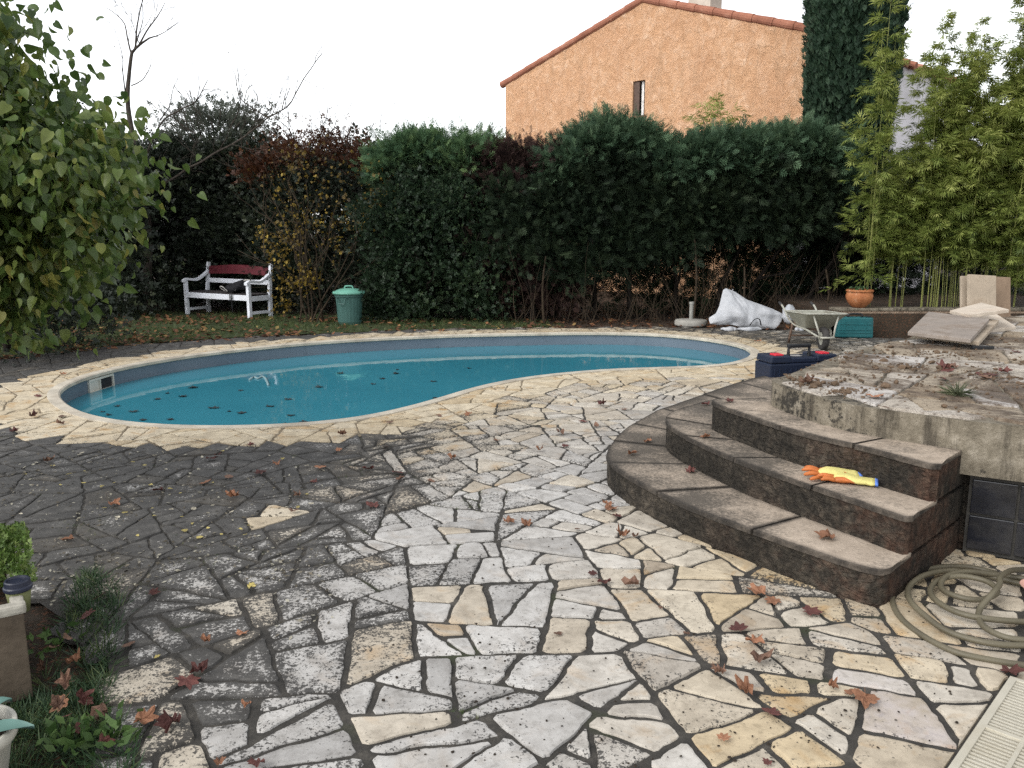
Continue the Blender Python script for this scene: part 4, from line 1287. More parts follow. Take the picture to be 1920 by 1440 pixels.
m.box((-th / 2, PLY / 2, ztop / 2), (th - .002, PLY - 2 * th, ztop - .03)); m.box((-PLX + th / 2, PLY / 2, ztop / 2), (th, PLY - 2 * th, ztop - .03))
m.build("box", M_PLANT, pl_)
m = MB()
m.box((-PLX / 2, .018, ztop), (PLX + .02, .046, .034), None, .01); m.box((-PLX / 2, PLY - .018, ztop), (PLX + .02, .046, .034), None, .01)
m.box((-.015, PLY / 2, ztop + .001), (.042, PLY - .05, .032), None, .01)
m.build("rim", M_PRIM, pl_)
MB().box((-PLX / 2, PLY / 2, ztop - .07), (PLX - 2 * th, PLY - 2 * th, .02)).build("soil", M_SOIL, pl_)
M_SEDUM = leafmat("stonecrop_leaf", [(0, (.058, .105, .019)), (.6, (.105, .173, .038)), (1, (.191, .248, .076))], .15)
n = 5200
p_ = np.stack([-rng.uniform(-.05, .72, n), rng.uniform(.24, .86, n), np.zeros(n)], 1)
p_[:, 2] = ztop + .02 + .10 * np.exp(-((p_[:, 1] - .56) / .24) ** 2) * (0.55 + .45 * np.sin(p_[:, 0] * 11) ** 2) + rng.normal(size=n) * .016 - .03
d_ = np.stack([rng.normal(size=n) * .6, rng.normal(size=n) * .6, np.ones(n)], 1)
sd_ = foliage("stonecrop", p_, d_, rng.uniform(.018, .034, n), 'cluster', M_SEDUM, pl_)
M_LID = simple("dark_blue_lid", (.018, .022, .04), .35, .4, .15)
M_CUP = simple("olive_paper_cup", (.13, .14, .06), .7, .2, .15)
cc = At(33, 1098, pc.y + .10)
cup = thing("paper_cup", "olive cup with dark blue lid standing in the planter's front corner", "cup", (cc.x, cc.y, ztop - .06))
MB().lathe([(.030, 0), (.041, .085)], n=36, cap_top=True).build("cup", M_CUP, cup, True)
MB().lathe([(.0435, .08), (.046, .084), (.046, .093), (.042, .097), (.0405, .113), (.038, .117), (.034, .117), (.032, .110), (.001, .110)], n=48).build("lid", M_LID, cup, False)

# ---- white pot with blue-green leaves in the corner
M_WPOT = simple("off_white_pot", (.504, .490, .434), .6, .3, .12, 7, .15, dirt=(.420, .378, .280), dirt_amt=.5)
_pp = G(16, 1372, .23)
pp = Vector((_pp.x - .15, _pp.y, 0))
wp = thing("white_pot", "off white round pot cut by the frame with blue green leaf over its rim", "flower pot", (pp.x, pp.y, -.01))
MB().lathe([(.09, 0), (.10, .01), (.135, .20), (.15, .205), (.15, .235), (.138, .237), (.13, .2)], n=48).build("pot", M_WPOT, wp, True)
MB().lathe([(.001, .205), (.131, .203)], n=24, cap_bottom=False).build("soil", M_SOIL, wp)
M_AGAVE = simple("blue_green_leaf", (.104, .195, .169), .5, .3, .2, 8)
lm_ = MB()
for a, L, up in ((.1, .19, .03), (.9, .13, .06), (2.0, .15, .08), (3.0, .16, .08), (-1.2, .15, .05)):
    d = Vector((math.cos(a), math.sin(a), 0)); s = Vector((-d.y, d.x, 0)); o = len(lm_.v); K = 8
    for k in range(K + 1):
        t = k / K; wd = .034 * math.sin(math.pi * min(1, .16 + .84 * t)) + .002
        c = d * (.02 + L * t) + Vector((0, 0, .21 + up * math.sin(t * 2.2)))
        lm_.v += [tuple(c - s * wd + Vector((0, 0, .012))), tuple(c), tuple(c + s * wd + Vector((0, 0, .012)))]
        if k: i = o + 3 * (k - 1); lm_.f += [(i, i + 1, i + 4, i + 3), (i + 1, i + 2, i + 5, i + 4)]
lm_.build("leaves", M_AGAVE, wp, True, fix=False)

# ---- small things on the terrace
P = G(1842, 653, Z4 + .01)
ro = MB().box((0, 0, .012), (.17, .03, .024), RZ(.05), .004).build("metal_strip", M_TBLK, None); ro.location = (P.x, P.y, Z4 + .004)
tag(ro, "short black strip lying flat on the dirty terrace", "strip")
M_RUB = simple("rubble_brown", (.120, .084, .057), .95, .1, .45, 9, .4)
m = MB(); rs = random.Random(4)
def chunk(m, x, y, z, s):
    bmc = bmesh.new(); bmesh.ops.create_icosphere(bmc, subdivisions=1, radius=1)
    k = Vector((rs.uniform(.6, 1.5), rs.uniform(.6, 1.3), rs.uniform(.35, .8))); off_ = rs.uniform(0, 50); rot = RZ(rs.uniform(0, 6.3))
    pts = []
    for v in bmc.verts:
        p = v.co * (1 + .6 * noise.noise(v.co * 1.5 + Vector((off_, 0, 0)))); pts.append(rot @ Vector((p.x * k.x * s, p.y * k.y * s, p.z * k.z * s)) + Vector((x, y, z + s * k.z * .5)))
    m.add(pts, [[v.index for v in f.verts] for f in bmc.faces]); bmc.free()
cl = [(G(1480, 712, .7), .10, 40), (G(1520, 720, .7), .07, 60), (G(1590, 735, .7), .08, 60), (G(1700, 690, .7), .12, 70), (G(1850, 705, .7), .12, 80), (G(1780, 665, .7), .15, 80), (G(1500, 715, .7), .25, 60), (G(1640, 690, .7), .5, 190), (G(1600, 668, .7), .35, 90), (G(1850, 720, .7), .4, 110), (G(1720, 745, .7), .35, 60), (G(1800, 680, .7), .6, 150), (G(1880, 640, .7), .5, 100), (G(1550, 742, .7), .15, 25), (G(1680, 650, .7), .6, 120)]
for c, r, n_ in cl:
    for _ in range(n_):
        x, y = c.x + rs.gauss(0, r), c.y + rs.gauss(0, r * .7)
        if inside(tin, (x, y)): chunk(m, x, y, Z4 + .004, abs(rs.gauss(0, .005)) + .003 if rs.random() < .95 else rs.uniform(.010, .026))
stuff(m.build("rubble", M_RUB), "crumbs of mortar and stone scattered over the terrace", "rubble")
# weed rosette
M_WEED = leafmat("weed_leaf", [(0, (.07, .09, .05)), (1, (.16, .17, .10))], .15)
P = G(1795, 742, Z4)
wd_ = thing("weed", "flat grey green weed rosette growing from the terrace joint", "weed", (P.x, P.y, Z4 + .008))
a_ = rng.uniform(0, 6.3, 60); el_ = rng.uniform(.1, .7, 60)
foliage("leaves", np.zeros((60, 3)) + rng.normal(size=(60, 3)) * .015 * np.array((1, 1, .2)), np.stack([np.cos(a_), np.sin(a_), el_], 1), rng.uniform(.06, .14, 60), 'grass', M_WEED, wd_)
# pale hose end floating in the pool
M_FLOAT = simple("white_pool_hose", (.2, .3, .32), .4, .4)
zz = -.168
fp = [G(x, y, zz) for x, y in ((468, 712), (476, 707), (484, 710), (490, 706), (496, 708), (500, 714), (503, 722))]
fh = MB().tube(catmull([tuple(p) for p in fp], .05), .014, 8).build("pool_hose", M_FLOAT, None, True)
tag(fh, "pale bent hose end floating near the far pool wall", "hose")

# ================================================================== VEGETATION
M_HBARK = simple('shaded_bark', (.022, .018, .015), .95, .1, .4, 12, .4)
M_BARK = simple("bark_grey_brown", (.055, .046, .038), .95, .15, .4, 12, .5)
M_TWIG = simple("dead_twig", (.046, .034, .023), .95, .15, .4, 20, .2)
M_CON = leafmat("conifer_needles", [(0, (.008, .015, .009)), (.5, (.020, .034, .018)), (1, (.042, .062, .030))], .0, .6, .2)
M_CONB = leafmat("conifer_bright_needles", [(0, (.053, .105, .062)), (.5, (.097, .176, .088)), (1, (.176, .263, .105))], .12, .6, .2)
M_CONBL = leafmat("conifer_lit_needles", [(0, (.03, .058, .036)), (.5, (.07, .125, .07)), (1, (.125, .19, .105))], .08, .6, .2)  # brighter needles, with the light on the hedge top painted in
M_DEAD = leafmat("dead_conifer_needles", [(0, (.02, .013, .013)), (.6, (.055, .033, .03)), (1, (.10, .06, .045))], .0, .9, .1)
M_DKSH = leafmat("dark_shrub_leaf", [(0, (.010, .014, .010)), (.6, (.022, .032, .02)), (1, (.045, .055, .026))], .05, .5, .3)
M_GRSH = leafmat("green_shrub_leaf", [(0, (.010, .021, .011)), (.6, (.024, .046, .022)), (1, (.05, .078, .032))], .05, .5, .3)
M_YEL = leafmat("yellow_autumn_leaf", [(0, (.05, .035, .012)), (.45, (.17, .115, .025)), (.75, (.42, .29, .05)), (1, (.56, .40, .07))], .3)
M_RUSTL = leafmat("rust_autumn_leaf", [(0, (.030, .013, .007)), (.6, (.075, .028, .013)), (1, (.125, .050, .018))], .15)
M_OLV = leafmat("grey_green_leaf", [(0, (.07, .085, .07)), (1, (.17, .19, .15))], .4)
M_BAM = leafmat("bamboo_leaf", [(0, (.085, .125, .03)), (.5, (.25, .31, .075)), (1, (.46, .50, .16))], .42, .5, .3)
M_CULM = simple("bamboo_culm", (.200, .210, .060), .5, .3, .3, 4, .05)
M_MUL = leafmat("mulberry_leaf", [(0, (.048, .092, .029)), (.45, (.107, .169, .043)), (.8, (.194, .241, .063)), (1, (.387, .320, .077))], .42, .38, .45)
M_CYP = leafmat("cypress_scale", [(0, (.009, .022, .013)), (.5, (.022, .046, .026)), (1, (.048, .082, .046))], .0, .6, .2)

def limb(m, p, d, L, r, depth, spread=.5, up=.15, seg=5, seed=None):
    """a bent tapering limb that forks"""
    rs = limb.rs
    pts = [Vector(p)]; dd = Vector(d).normalized()
    for k in range(seg):
        dd = (dd + Vector((rs.gauss(0, .16), rs.gauss(0, .16), rs.gauss(0, .12) + up * .3))).normalized()
        pts.append(pts[-1] + dd * L / seg)
    m.tube(pts, [r * (1 - .55 * k / seg) for k in range(seg + 1)], 6 if r > .015 else 4, cap=False)
    if depth > 0:
        for _ in range(rs.choice((2, 3, 3))):
            i = rs.randint(2, seg); a = pts[i]
            nd = (dd + Vector((rs.gauss(0, spread), rs.gauss(0, spread), rs.gauss(0, spread * .7) + up))).normalized()
            limb(m, a, nd, L * rs.uniform(.5, .75), r * .55, depth - 1, spread, up, seg)
    return pts
limb.rs = random.Random(21)

def mass(n, x0, x1, y0, y1, zb, zt, clumps, cr, front=.75):
    """sprays gathered in clumps through a hedge-like volume, most of them near its front and top faces"""
    cx = rng.uniform(x0, x1, clumps)
    u = rng.random(clumps)
    cy = np.where(rng.random(clumps) < front, y0 + (y1 - y0) * u ** 2.2, rng.uniform(y0, y1, clumps))
    v = rng.random(clumps)
    tz = np.array([zt(x) for x in cx]); bz = np.array([zb(x) for x in cx])
    cz = bz + (tz - bz) * np.where(rng.random(clumps) < .25, 1 - .12 * v, v)
    idx = rng.integers(0, clumps, n)
    o = rng.normal(size=(n, 3)) * cr * np.array((1, .8, .75))
    P = np.stack([cx[idx], cy[idx], cz[idx]], 1) + o
    D = o / cr + np.array((0, -.5, .35)) + rng.normal(size=(n, 3)) * .35
    tone = np.clip(.5 + .55 * (rng.random(clumps)[idx] - .5) + .45 * (rng.random(n) - .5), 0, 1)
    return P, D, tone
def X(px, Y, py=330): return At(px, py, Y).x
def Z(py, Y): return At(960, py, Y).z

def hedge_plant(name, label, cat, px, Y0, Y1, top, bot, mats, n, clumps, cr, size, tpl='spray', trunks=(), group=None, shoots=0, trunk_r=.05):
    """top, bot: list of (photo x, photo y) outlines at depth Y0"""
    Yc = (Y0 + Y1) / 2
    tx = [X(q[0], Y0) for q in top]; tz = [Z(q[1], Y0) for q in top]
    bx = [X(q[0], Y0) for q in bot]; bz = [max(.03, Z(q[1], Y0)) for q in bot]
    zt = lambda x: np.interp(x, tx, tz) + .1 * nz(x, Y0, 1, 2.2)
    zb = lambda x: np.interp(x, bx, bz) + .1 * nz(x, Y0, 4, 2.0)
    x0, x1 = X(px[0], Y0), X(px[1], Y0)
    t = thing(name, label, cat, ((x0 + x1) / 2, Yc, 0), 0, group)
    org = np.array(((x0 + x1) / 2, Yc, 0))
    P, D, tone = mass(n, x0, x1, Y0, Y1, zb, zt, clumps, cr)
    S = rng.uniform(*size, n)
    if shoots:
        shoots = int(shoots * 2.6)
        sx = rng.uniform(x0, x1, shoots); sz = np.array([zt(x) for x in sx])
        sy = rng.uniform(Y0, Y0 + (Y1 - Y0) * .8, shoots)
        k = 9; idx = np.repeat(np.arange(shoots), k); h = np.tile(np.linspace(0, 1, k), shoots)
        H = rng.uniform(.16, .50, shoots)
        lean = rng.normal(size=(shoots, 2)) * .45
        SP = np.stack([sx[idx] + lean[idx, 0] * h * H[idx], sy[idx] + lean[idx, 1] * h * H[idx], sz[idx] - .1 + h * H[idx]], 1)
        SD = np.stack([lean[idx, 0] + rng.normal(size=len(idx)) * .45, lean[idx, 1] + rng.normal(size=len(idx)) * .45, np.ones(len(idx))], 1)
        P = np.vstack([P, SP]); D = np.vstack([D, SD]); tone = np.concatenate([tone, np.clip(.6 + .3 * rng.random(len(idx)), 0, 1)])
        S = np.concatenate([S, rng.uniform(size[0], size[1], len(idx)) * (.85 - .35 * h)])
    # upper rind takes the second material: painted top light, green tips, rust leaves
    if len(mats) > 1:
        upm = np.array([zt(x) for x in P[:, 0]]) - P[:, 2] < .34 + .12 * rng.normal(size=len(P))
        if upm.any(): foliage("upper_foliage", P[upm] - org, D[upm], S[upm], tpl, mats[1], t, tone[upm])
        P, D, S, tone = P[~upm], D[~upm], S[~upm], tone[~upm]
    foliage("foliage", P - org, D, S, tpl, mats[0], t, tone)
    for q in trunks:
        m = MB(); xb = X(q, Yc) - org[0]; hh = float(zt(X(q, Yc))) * .5
        limb(m, (xb, rng.uniform(0, .5), -.03), (rng.normal() * .08, 0, 1), hh, trunk_r, 2, .55, .1, 6)
        m.build("trunk", M_HBARK, t, True)
    return t

# --- the conifer hedge, plant by plant
CON = "conifers of the hedge"
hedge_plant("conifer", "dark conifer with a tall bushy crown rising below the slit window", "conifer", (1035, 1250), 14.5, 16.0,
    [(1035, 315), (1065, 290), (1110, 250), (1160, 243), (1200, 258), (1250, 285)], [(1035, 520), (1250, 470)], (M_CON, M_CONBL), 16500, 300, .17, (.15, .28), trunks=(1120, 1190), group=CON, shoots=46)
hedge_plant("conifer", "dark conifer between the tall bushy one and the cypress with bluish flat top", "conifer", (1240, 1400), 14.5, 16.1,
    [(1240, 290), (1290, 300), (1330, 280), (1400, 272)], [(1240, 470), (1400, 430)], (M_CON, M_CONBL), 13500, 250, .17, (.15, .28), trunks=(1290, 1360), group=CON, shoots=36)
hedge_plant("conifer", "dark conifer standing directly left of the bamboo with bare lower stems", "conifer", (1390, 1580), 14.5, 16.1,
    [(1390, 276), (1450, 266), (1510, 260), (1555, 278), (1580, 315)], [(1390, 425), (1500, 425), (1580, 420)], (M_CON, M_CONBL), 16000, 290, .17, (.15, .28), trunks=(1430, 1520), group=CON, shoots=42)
hedge_plant("conifer", "shaded conifer behind the foot of the bamboo thicket", "conifer", (1570, 2020), 16.2, 18.2,
    [(1570, 330), (1650, 330), (1800, 300), (2020, 280)], [(1570, 600), (2020, 600)], (M_CON,), 9000, 220, .26, (.16, .3), trunks=(1700, 1850), group=CON)
hedge_plant("conifer", "conifer with light green tips left of the orange house", "conifer", (715, 940), 14.9, 16.2,
    [(700, 300), (730, 285), (770, 268), (830, 268), (850, 284), (890, 270), (925, 282), (940, 296)], [(715, 590), (940, 590)], (M_CON, M_CONB), 16500, 310, .17, (.15, .28), trunks=(790, 870), group=CON, shoots=40)
hedge_plant("conifer", "half dead purplish brown conifer below the left edge of the orange house", "conifer", (900, 1070), 14.7, 16.0,
    [(900, 305), (940, 292), (990, 290), (1040, 292), (1070, 296)], [(900, 590), (1070, 560)], (M_DEAD,), 10500, 230, .17, (.12, .22), trunks=(960, 1010, 1045), group=CON, shoots=24)
hedge_plant("conifer", "green conifer skirt hanging low under the dead brown one", "conifer", (930, 1120), 14.35, 15.2,
    [(930, 350), (990, 370), (1060, 330), (1120, 320)], [(930, 480), (1020, 500), (1120, 450)], (M_CON,), 7000, 150, .16, (.13, .24), trunks=(1000,), group=CON)
hedge_plant("conifer", "added backing conifer closing the hedge behind the bare stems", "conifer", (930, 1640), 16.2, 17.6,  # added so the hedge behind the stems looks dark
    [(930, 350), (1640, 330)], [(930, 600), (1640, 600)], (M_CON,), 12500, 260, .25, (.2, .34), trunks=(1100, 1400), group=CON)
hedge_plant("shrub", "dense mid green shrub standing out from the hedge behind the dustbin", "shrub", (680, 940), 14.35, 15.4,
    [(680, 400), (740, 350), (800, 330), (870, 345), (940, 400)], [(690, 600), (930, 598)], (M_GRSH,), 10000, 120, .16, (.05, .11), 'cluster', trunks=(800,))
hedge_plant("shrub", "dark broad shrub filling the hedge behind the white bench", "shrub", (270, 520), 16.6, 18.2,
    [(270, 290), (330, 272), (400, 268), (480, 262), (520, 280)], [(270, 592), (520, 592)], (M_DKSH,), 15000, 200, .19, (.06, .13), 'cluster', trunks=(330, 450))
hedge_plant("shrub", "dark tangled shrub with rusty top behind the yellow leaved bush", "shrub", (470, 740), 15.7, 17.2,
    [(470, 300), (560, 262), (620, 262), (680, 285), (740, 310)], [(470, 596), (740, 598)], (M_DKSH, M_RUSTL), 14000, 200, .19, (.055, .12), 'cluster', trunks=(580, 650))
hedge_plant("shrub", "gloomy shrub under the overhanging leafy tree at far left", "shrub", (-260, 235), 15.0, 17.4,
    [(-260, 180), (100, 250), (235, 330)], [(-260, 600), (235, 592)], (M_DKSH,), 13000, 280, .24, (.1, .2), 'cluster', trunks=(60, 200))
hedge_plant("shrub", "low dark undergrowth shrub beneath the leafy tree's hanging branches", "shrub", (-200, 30), 9.6, 12.0,
    [(-200, 420), (-60, 500), (30, 575)], [(-200, 660), (30, 655)], (M_DKSH,), 4500, 130, .15, (.06, .12), 'cluster', trunks=(-40,))

hedge_plant("shrub", "added far shrub closing the gaps behind the bench and the yellow bush", "shrub", (-200, 760), 18.6, 20.2,  # added to block bright sky in the hedge gaps
    [(-200, 300), (760, 318)], [(-200, 600), (760, 600)], (M_DKSH,), 22000, 420, .34, (.14, .28), 'cluster', trunks=(150, 600))

# --- dead stems under the hedge
limb.rs = random.Random(5)
m = MB()
for _ in range(190):
    px = random.uniform(940, 1600); Y = random.uniform(14.1, 15.2)
    h = random.uniform(.3, 1.5)
    p = Vector((X(px, Y), Y, -.03)); d = Vector((random.gauss(0, .42), random.gauss(0, .2), 1)).normalized()
    pts = [p]
    for k in range(4): d = (d + Vector((random.gauss(0, .16), random.gauss(0, .1), 0))).normalized(); pts.append(pts[-1] + d * h / 4)
    m.tube(pts, [random.uniform(.003, .009) * (1 - .15 * k) for k in range(5)], 4, cap=False)
stuff(m.build("dry_brushwood", M_TWIG), "dry dead stems standing under the bare hedge", "brushwood")
for px, yt, lab in ((1020, 480, "pale thin bare stake standing in front of the dead conifer"), (1545, 505, "thin pale bare stick standing behind the wheelbarrow"), (1388, 500, "crooked bare stick rising behind the white sack"), (1300, 440, "bare sapling stem standing behind the parasol base")):
    Y = 14.3; p = At(px, 600, Y); t_ = At(px + random.uniform(-6, 14), yt, Y)
    mid = (p + t_) / 2 + Vector((random.uniform(-.08, .08), 0, 0))
    q = catmull([(p.x, Y, -.03), tuple(mid), tuple(t_)], .15)
    o = MB().tube([(a[0] - p.x, a[1] - Y, a[2]) for a in q], [.022 - .010 * k / len(q) for k in range(len(q))], 6).build("stake", M_TWIG)
    o.location = (p.x, Y, 0)
    tag(o, lab, "stick", "bare sticks in the hedge")

# --- yellow leaved bush
Y = 14.7
t = thing("yellow_bush", "loose bush with yellow autumn leaves between bench and dustbin", "bush", (X(570, Y), Y, 0))
limb.rs = random.Random(8)
m = MB()
for k in range(9): limb(m, (random.gauss(0, .15), random.gauss(0, .12), -.03), (random.gauss(0, .22), random.gauss(0, .15), 1), random.uniform(1.3, 2.2), .018, 2, .45, .1)
m.build("stems", M_TWIG, t)
cl = [(555, 300, 24, 90), (600, 300, 24, 40), (520, 330, 22, 40), (560, 415, 24, 90), (525, 470, 20, 120), (500, 440, 14, 60), (545, 525, 20, 130), (575, 520, 16, 120), (540, 455, 16, 60), (620, 430, 34, 60), (655, 400, 30, 80), (700, 330, 20, 50), (712, 385, 18, 60), (610, 350, 44, 60), (560, 370, 40, 50), (530, 572, 14, 50), (640, 440, 25, 60)]
PP, TT = [], []
for x, y, r, n in cl:
    c = At(x, y, Y - .15); s = r / F_PX * Y
    PP.append(rng.normal(size=(n, 3)) * np.array((s, s * .7, s)) * .85 + np.array(c) - np.array(t.location)); TT.append(np.clip(rng.normal(size=n) * .22 + (.45 if y > 340 else .25), 0, 1))
PP = np.vstack(PP); TT = np.concatenate(TT)
foliage("foliage", PP, rng.normal(size=PP.shape) + np.array((0, -.2, -.2)), rng.uniform(.03, .075, len(PP)), 'cluster', M_YEL, t, TT)

# --- rusty twiggy bush sticking out above the hedge, with berries
Y = 16.2
t = thing("twiggy_bush", "nearly bare rusty bush whose twigs stick out above the hedge into the sky", "bush", (X(620, Y), Y, 0))
limb.rs = random.Random(17)
m = MB()
for k in range(11): limb(m, (random.gauss(0, .42), random.gauss(0, .2), 2.3), (random.gauss(0, .32), random.gauss(0, .2), 1), random.uniform(.8, 1.25), .016, 3, .5, .12)
m.tube([(0, 0, -.03), (.05, 0, 1.2), (0, 0, 2.6)], [.05, .04, .03], 6)
m.build("twigs", M_BARK, t)
n = 700; p_ = rng.normal(size=(n, 3)) * np.array((.5, .3, .28)) + np.array((0, 0, 3.1))
foliage("foliage", p_, rng.normal(size=(n, 3)), rng.uniform(.03, .08, n), 'cluster', M_RUSTL, t)
# --- grey green tree behind the hedge
Y = 18.5
t = thing("olive_tree", "thin grey green tree showing above the hedge behind the bench", "tree", (X(415, Y), Y, 0))
limb.rs = random.Random(4); m = MB()
m.tube([(0, 0, -.03), (.1, 0, 1.5), (0, 0, 2.6)], [.12, .1, .08], 8)
for k in range(8): limb(m, (random.gauss(0, .1), 0, 2.3), (random.gauss(0, .5), random.gauss(0, .3), 1), 1.5, .035, 3, .5, .12)
m.build("trunk", M_BARK, t)
n = 3000
P_, D_, rn = ell_pts(n, (0, 0, 3.6), (1.15, .7, .75), 55, .2, .3)
foliage("foliage", P_, D_ + np.array((0, 0, .5)), rng.uniform(.06, .13, n), 'cluster', M_OLV, t, rn)

# --- bare tree behind the bench: trunk and limbs after the photo, each limb at its own depth
Y = 16.3
tb = thing("bare_tree", "tall bare grey trunked tree behind the bench's left end", "tree", (X(278, Y), Y, 0))
o0 = Vector(tb.location)
def pl3(px, dy0=0.0, dy1=0.0):
    n = len(px); return [At(x, y, Y + dy0 + (dy1 - dy0) * k / max(1, n - 1)) - o0 for k, (x, y) in enumerate(px)]
m = MB()
tp = catmull([tuple(p) for p in pl3([(279, 592), (276, 520), (278, 450), (272, 380), (258, 300), (240, 200), (243, 130), (248, 95)], 0, .3)], .15)
m.tube(tp, np.linspace(.10, .03, len(tp)), 10)
m.build("trunk", M_BARK, tb, True)
limb.rs = random.Random(33)
limbs = [([(248, 98), (262, 84), (280, 72), (296, 68)], .04, .3, .0), ([(246, 100), (238, 70), (234, 45), (222, 30), (205, 18)], .025, .3, .6), ([(254, 92), (256, 60), (262, 20), (275, -20)], .028, .3, .1), ([(260, 86), (280, 50), (297, 28), (310, 5)], .025, .3, .7), ([(252, 92), (262, 60), (268, 35), (266, 0)], .018, .3, -.2),
    ([(240, 200), (232, 150), (230, 110), (222, 75)], .022, .2, -.4), ([(246, 160), (268, 150), (282, 125), (284, 100)], .016, .2, .5),
    ([(262, 320), (300, 235), (330, 210), (360, 195), (380, 170), (390, 150)], .035, .1, -.8), ([(300, 225), (318, 200), (324, 170), (334, 146)], .018, 0, -.5), ([(365, 192), (374, 168), (372, 142), (366, 130)], .012, -.5, -.9),
    ([(268, 370), (380, 300), (450, 262), (500, 222), (540, 200), (556, 170), (575, 140), (590, 118), (604, 100)], .034, .0, -1.2), ([(505, 222), (470, 200), (448, 180), (440, 140), (430, 120)], .02, -.6, -.4), ([(530, 205), (536, 175), (542, 140)], .014, -.8, -1.2), ([(552, 182), (562, 192)], .012, -1, -1)]
for px, r, d0, d1 in limbs:
    m = MB(); q = catmull([tuple(p) for p in pl3(px, d0, d1)], .1)
    q = np.array([p + np.array((.02 * nz(p[0], p[2], 1, 3), 0, .02 * nz(p[2], p[0], 2, 3))) for p in q])
    m.tube([tuple(p) for p in q], np.linspace(r * .7, r * .2, len(q)), 6)
    for k in range(2, len(q), 3):
        dd = Vector(q[min(k + 1, len(q) - 1)] - q[k - 1]).normalized()
        limb(m, q[k], (dd + Vector((limb.rs.gauss(0, .6), limb.rs.gauss(0, .5), limb.rs.gauss(.1, .5)))), limb.rs.uniform(.25, .7), max(.0035, r * .22), 2, .55, .1, 4)
    m.build("branch", M_BARK, tb)

# --- the cypress
Y = 16.9
cx = X(1597, Y, 130)
t = thing("cypress_tree", "tall dense columnar dark cypress in front of the orange house's right corner", "tree", (cx, Y, 0))
n = 34000
h = rng.uniform(.8, 9.2, n)
R_ = np.interp(h, [.8, 2.5, 4.0, 5.6, 6.8, 8.2, 9.3], [.55, .70, .82, .90, .86, .58, .05])
cl_a = rng.uniform(0, 2 * math.pi, 520); cl_h = rng.uniform(.8, 9.2, 520); ci = rng.integers(0, 520, n)
hh = np.clip(cl_h[ci] + rng.normal(size=n) * .42, .7, 9.3); aa = cl_a[ci] + rng.normal(size=n) * .17
rr_ = np.interp(hh, [.8, 2.5, 4.0, 5.6, 6.8, 8.2, 9.3], [.55, .70, .82, .90, .86, .58, .05]) * (.78 + .2 * rng.random(520)[ci] + .05 * rng.normal(size=n))
P_ = np.stack([rr_ * np.cos(aa), rr_ * np.sin(aa), hh], 1)
D_ = np.stack([np.cos(aa) * .28, np.sin(aa) * .28, np.ones(n)], 1) + rng.normal(size=(n, 3)) * .16
foliage("foliage", P_, D_, rng.uniform(.08, .18, n), 'scale', M_CYP, t, np.clip(.5 + .5 * (rng.random(520)[ci] - .5) + .4 * (rng.random(n) - .5), 0, 1))
m = MB(); m.tube([(0, 0, -.03), (0, 0, 4), (0, 0, 9)], [.16, .12, .02], 10); m.build("trunk", M_BARK, t, True)
ic = MB(); ic.lathe([(.3, .5), (.48, 2.5), (.58, 4), (.66, 5.6), (.6, 6.8), (.36, 8.2), (.02, 9.2)], n=20, wob=lambda r, z, a: r * (1 + .12 * math.sin(3 * a + z * 2)))  # solid dark green core filling the crown behind the foliage
M_CINN = simple("cypress_core", (.010, .020, .011), .95)
ic.build("inner_core", M_CINN, t, True)

# --- bamboo
def bamboo(label, px, Y, culms, top, spread, n, low=.9, lean=.08, size=(.10, .17), dense=1.0, group="bamboo clumps along the raised bed", z0=.34):
    x = X(px, Y)
    t = thing("bamboo_clump", label, "bamboo", (x, Y, z0), 0, group)
    rs = random.Random(int(px) * 7 + len(label))
    allP, allD, tone = [], [], []
    for k in range(culms):
        bx, by = rs.gauss(0, spread * .8), rs.gauss(0, spread * .7)
        H = top * rs.uniform(.72, 1.0) if k else top
        lx, ly = rs.gauss(0, lean), rs.gauss(0, lean) - .02
        if k == 0: lx, ly, bx = lx * .3, ly * .3, bx * .3
        pts = [Vector((bx + lx * H * (s ** 1.8), by + ly * H * (s ** 1.8), H * s)) for s in np.linspace(0, 1, 12)]
        r0 = rs.uniform(.005, .009)
        m = MB().tube(pts, [r0 * (1 - .75 * s) for s in np.linspace(0, 1, 12)], 6)
        for q in range(1, 10):                                    # nodes
            p = pts[q]; m.tube([p - Vector((0, 0, .008)), p + Vector((0, 0, .008))], r0 * (1.25 - .75 * q / 11), 6)
        m.build("culm", M_CULM, t)
        nbr = 26; per = max(3, int(n / culms / nbr))
        for q in range(nbr):
            s0 = low / H + (1 - low / H) * ((q + rs.random()) / nbr) ** .9
            az = rs.uniform(0, 6.283); Lb = (.12 + .55 * dense * max(.04, min(.75, 1.05 - s0))) * rs.uniform(.5, 1.25)
            u = np.sort(np.array([rs.random() ** .75 for _ in range(per)]))
            o3 = np.array([np.interp(s0, np.linspace(0, 1, 12), [getattr(p, ax) for p in pts]) for ax in 'xyz'])
            rise = rs.uniform(.25, .8); dv_ = np.array((math.cos(az), math.sin(az), 0))
            B = o3 + dv_ * (u * Lb)[:, None] + np.array((0, 0, 1)) * (Lb * (rise * u - .55 * u ** 2))[:, None] + rng.normal(size=(per, 3)) * .025
            allP.append(B)
            allD.append(dv_ * .9 + np.array((0, 0, .12)) + rng.normal(size=(per, 3)) * .5)
            tone.append(np.clip(.30 + .35 * s0 + rs.uniform(-.2, .2) + .2 * rng.normal(size=per), 0, 1))
    P = np.vstack(allP); D = np.vstack(allD)
    foliage("foliage", P, D, rng.uniform(*size, len(P)), 'bamboo', M_BAM, t, np.concatenate(tone), updir=(0, 0, 1))
    return t
bamboo("tall lone bamboo plume rising in front of the cypress", 1640, 12.75, 4, 4.9, .09, 1300, .5, .015, (.10, .18), 1.0)
bamboo("bamboo at the left end of the thicket beside the lone plume", 1690, 13.1, 6, 2.3, .2, 2600, .8, .05)
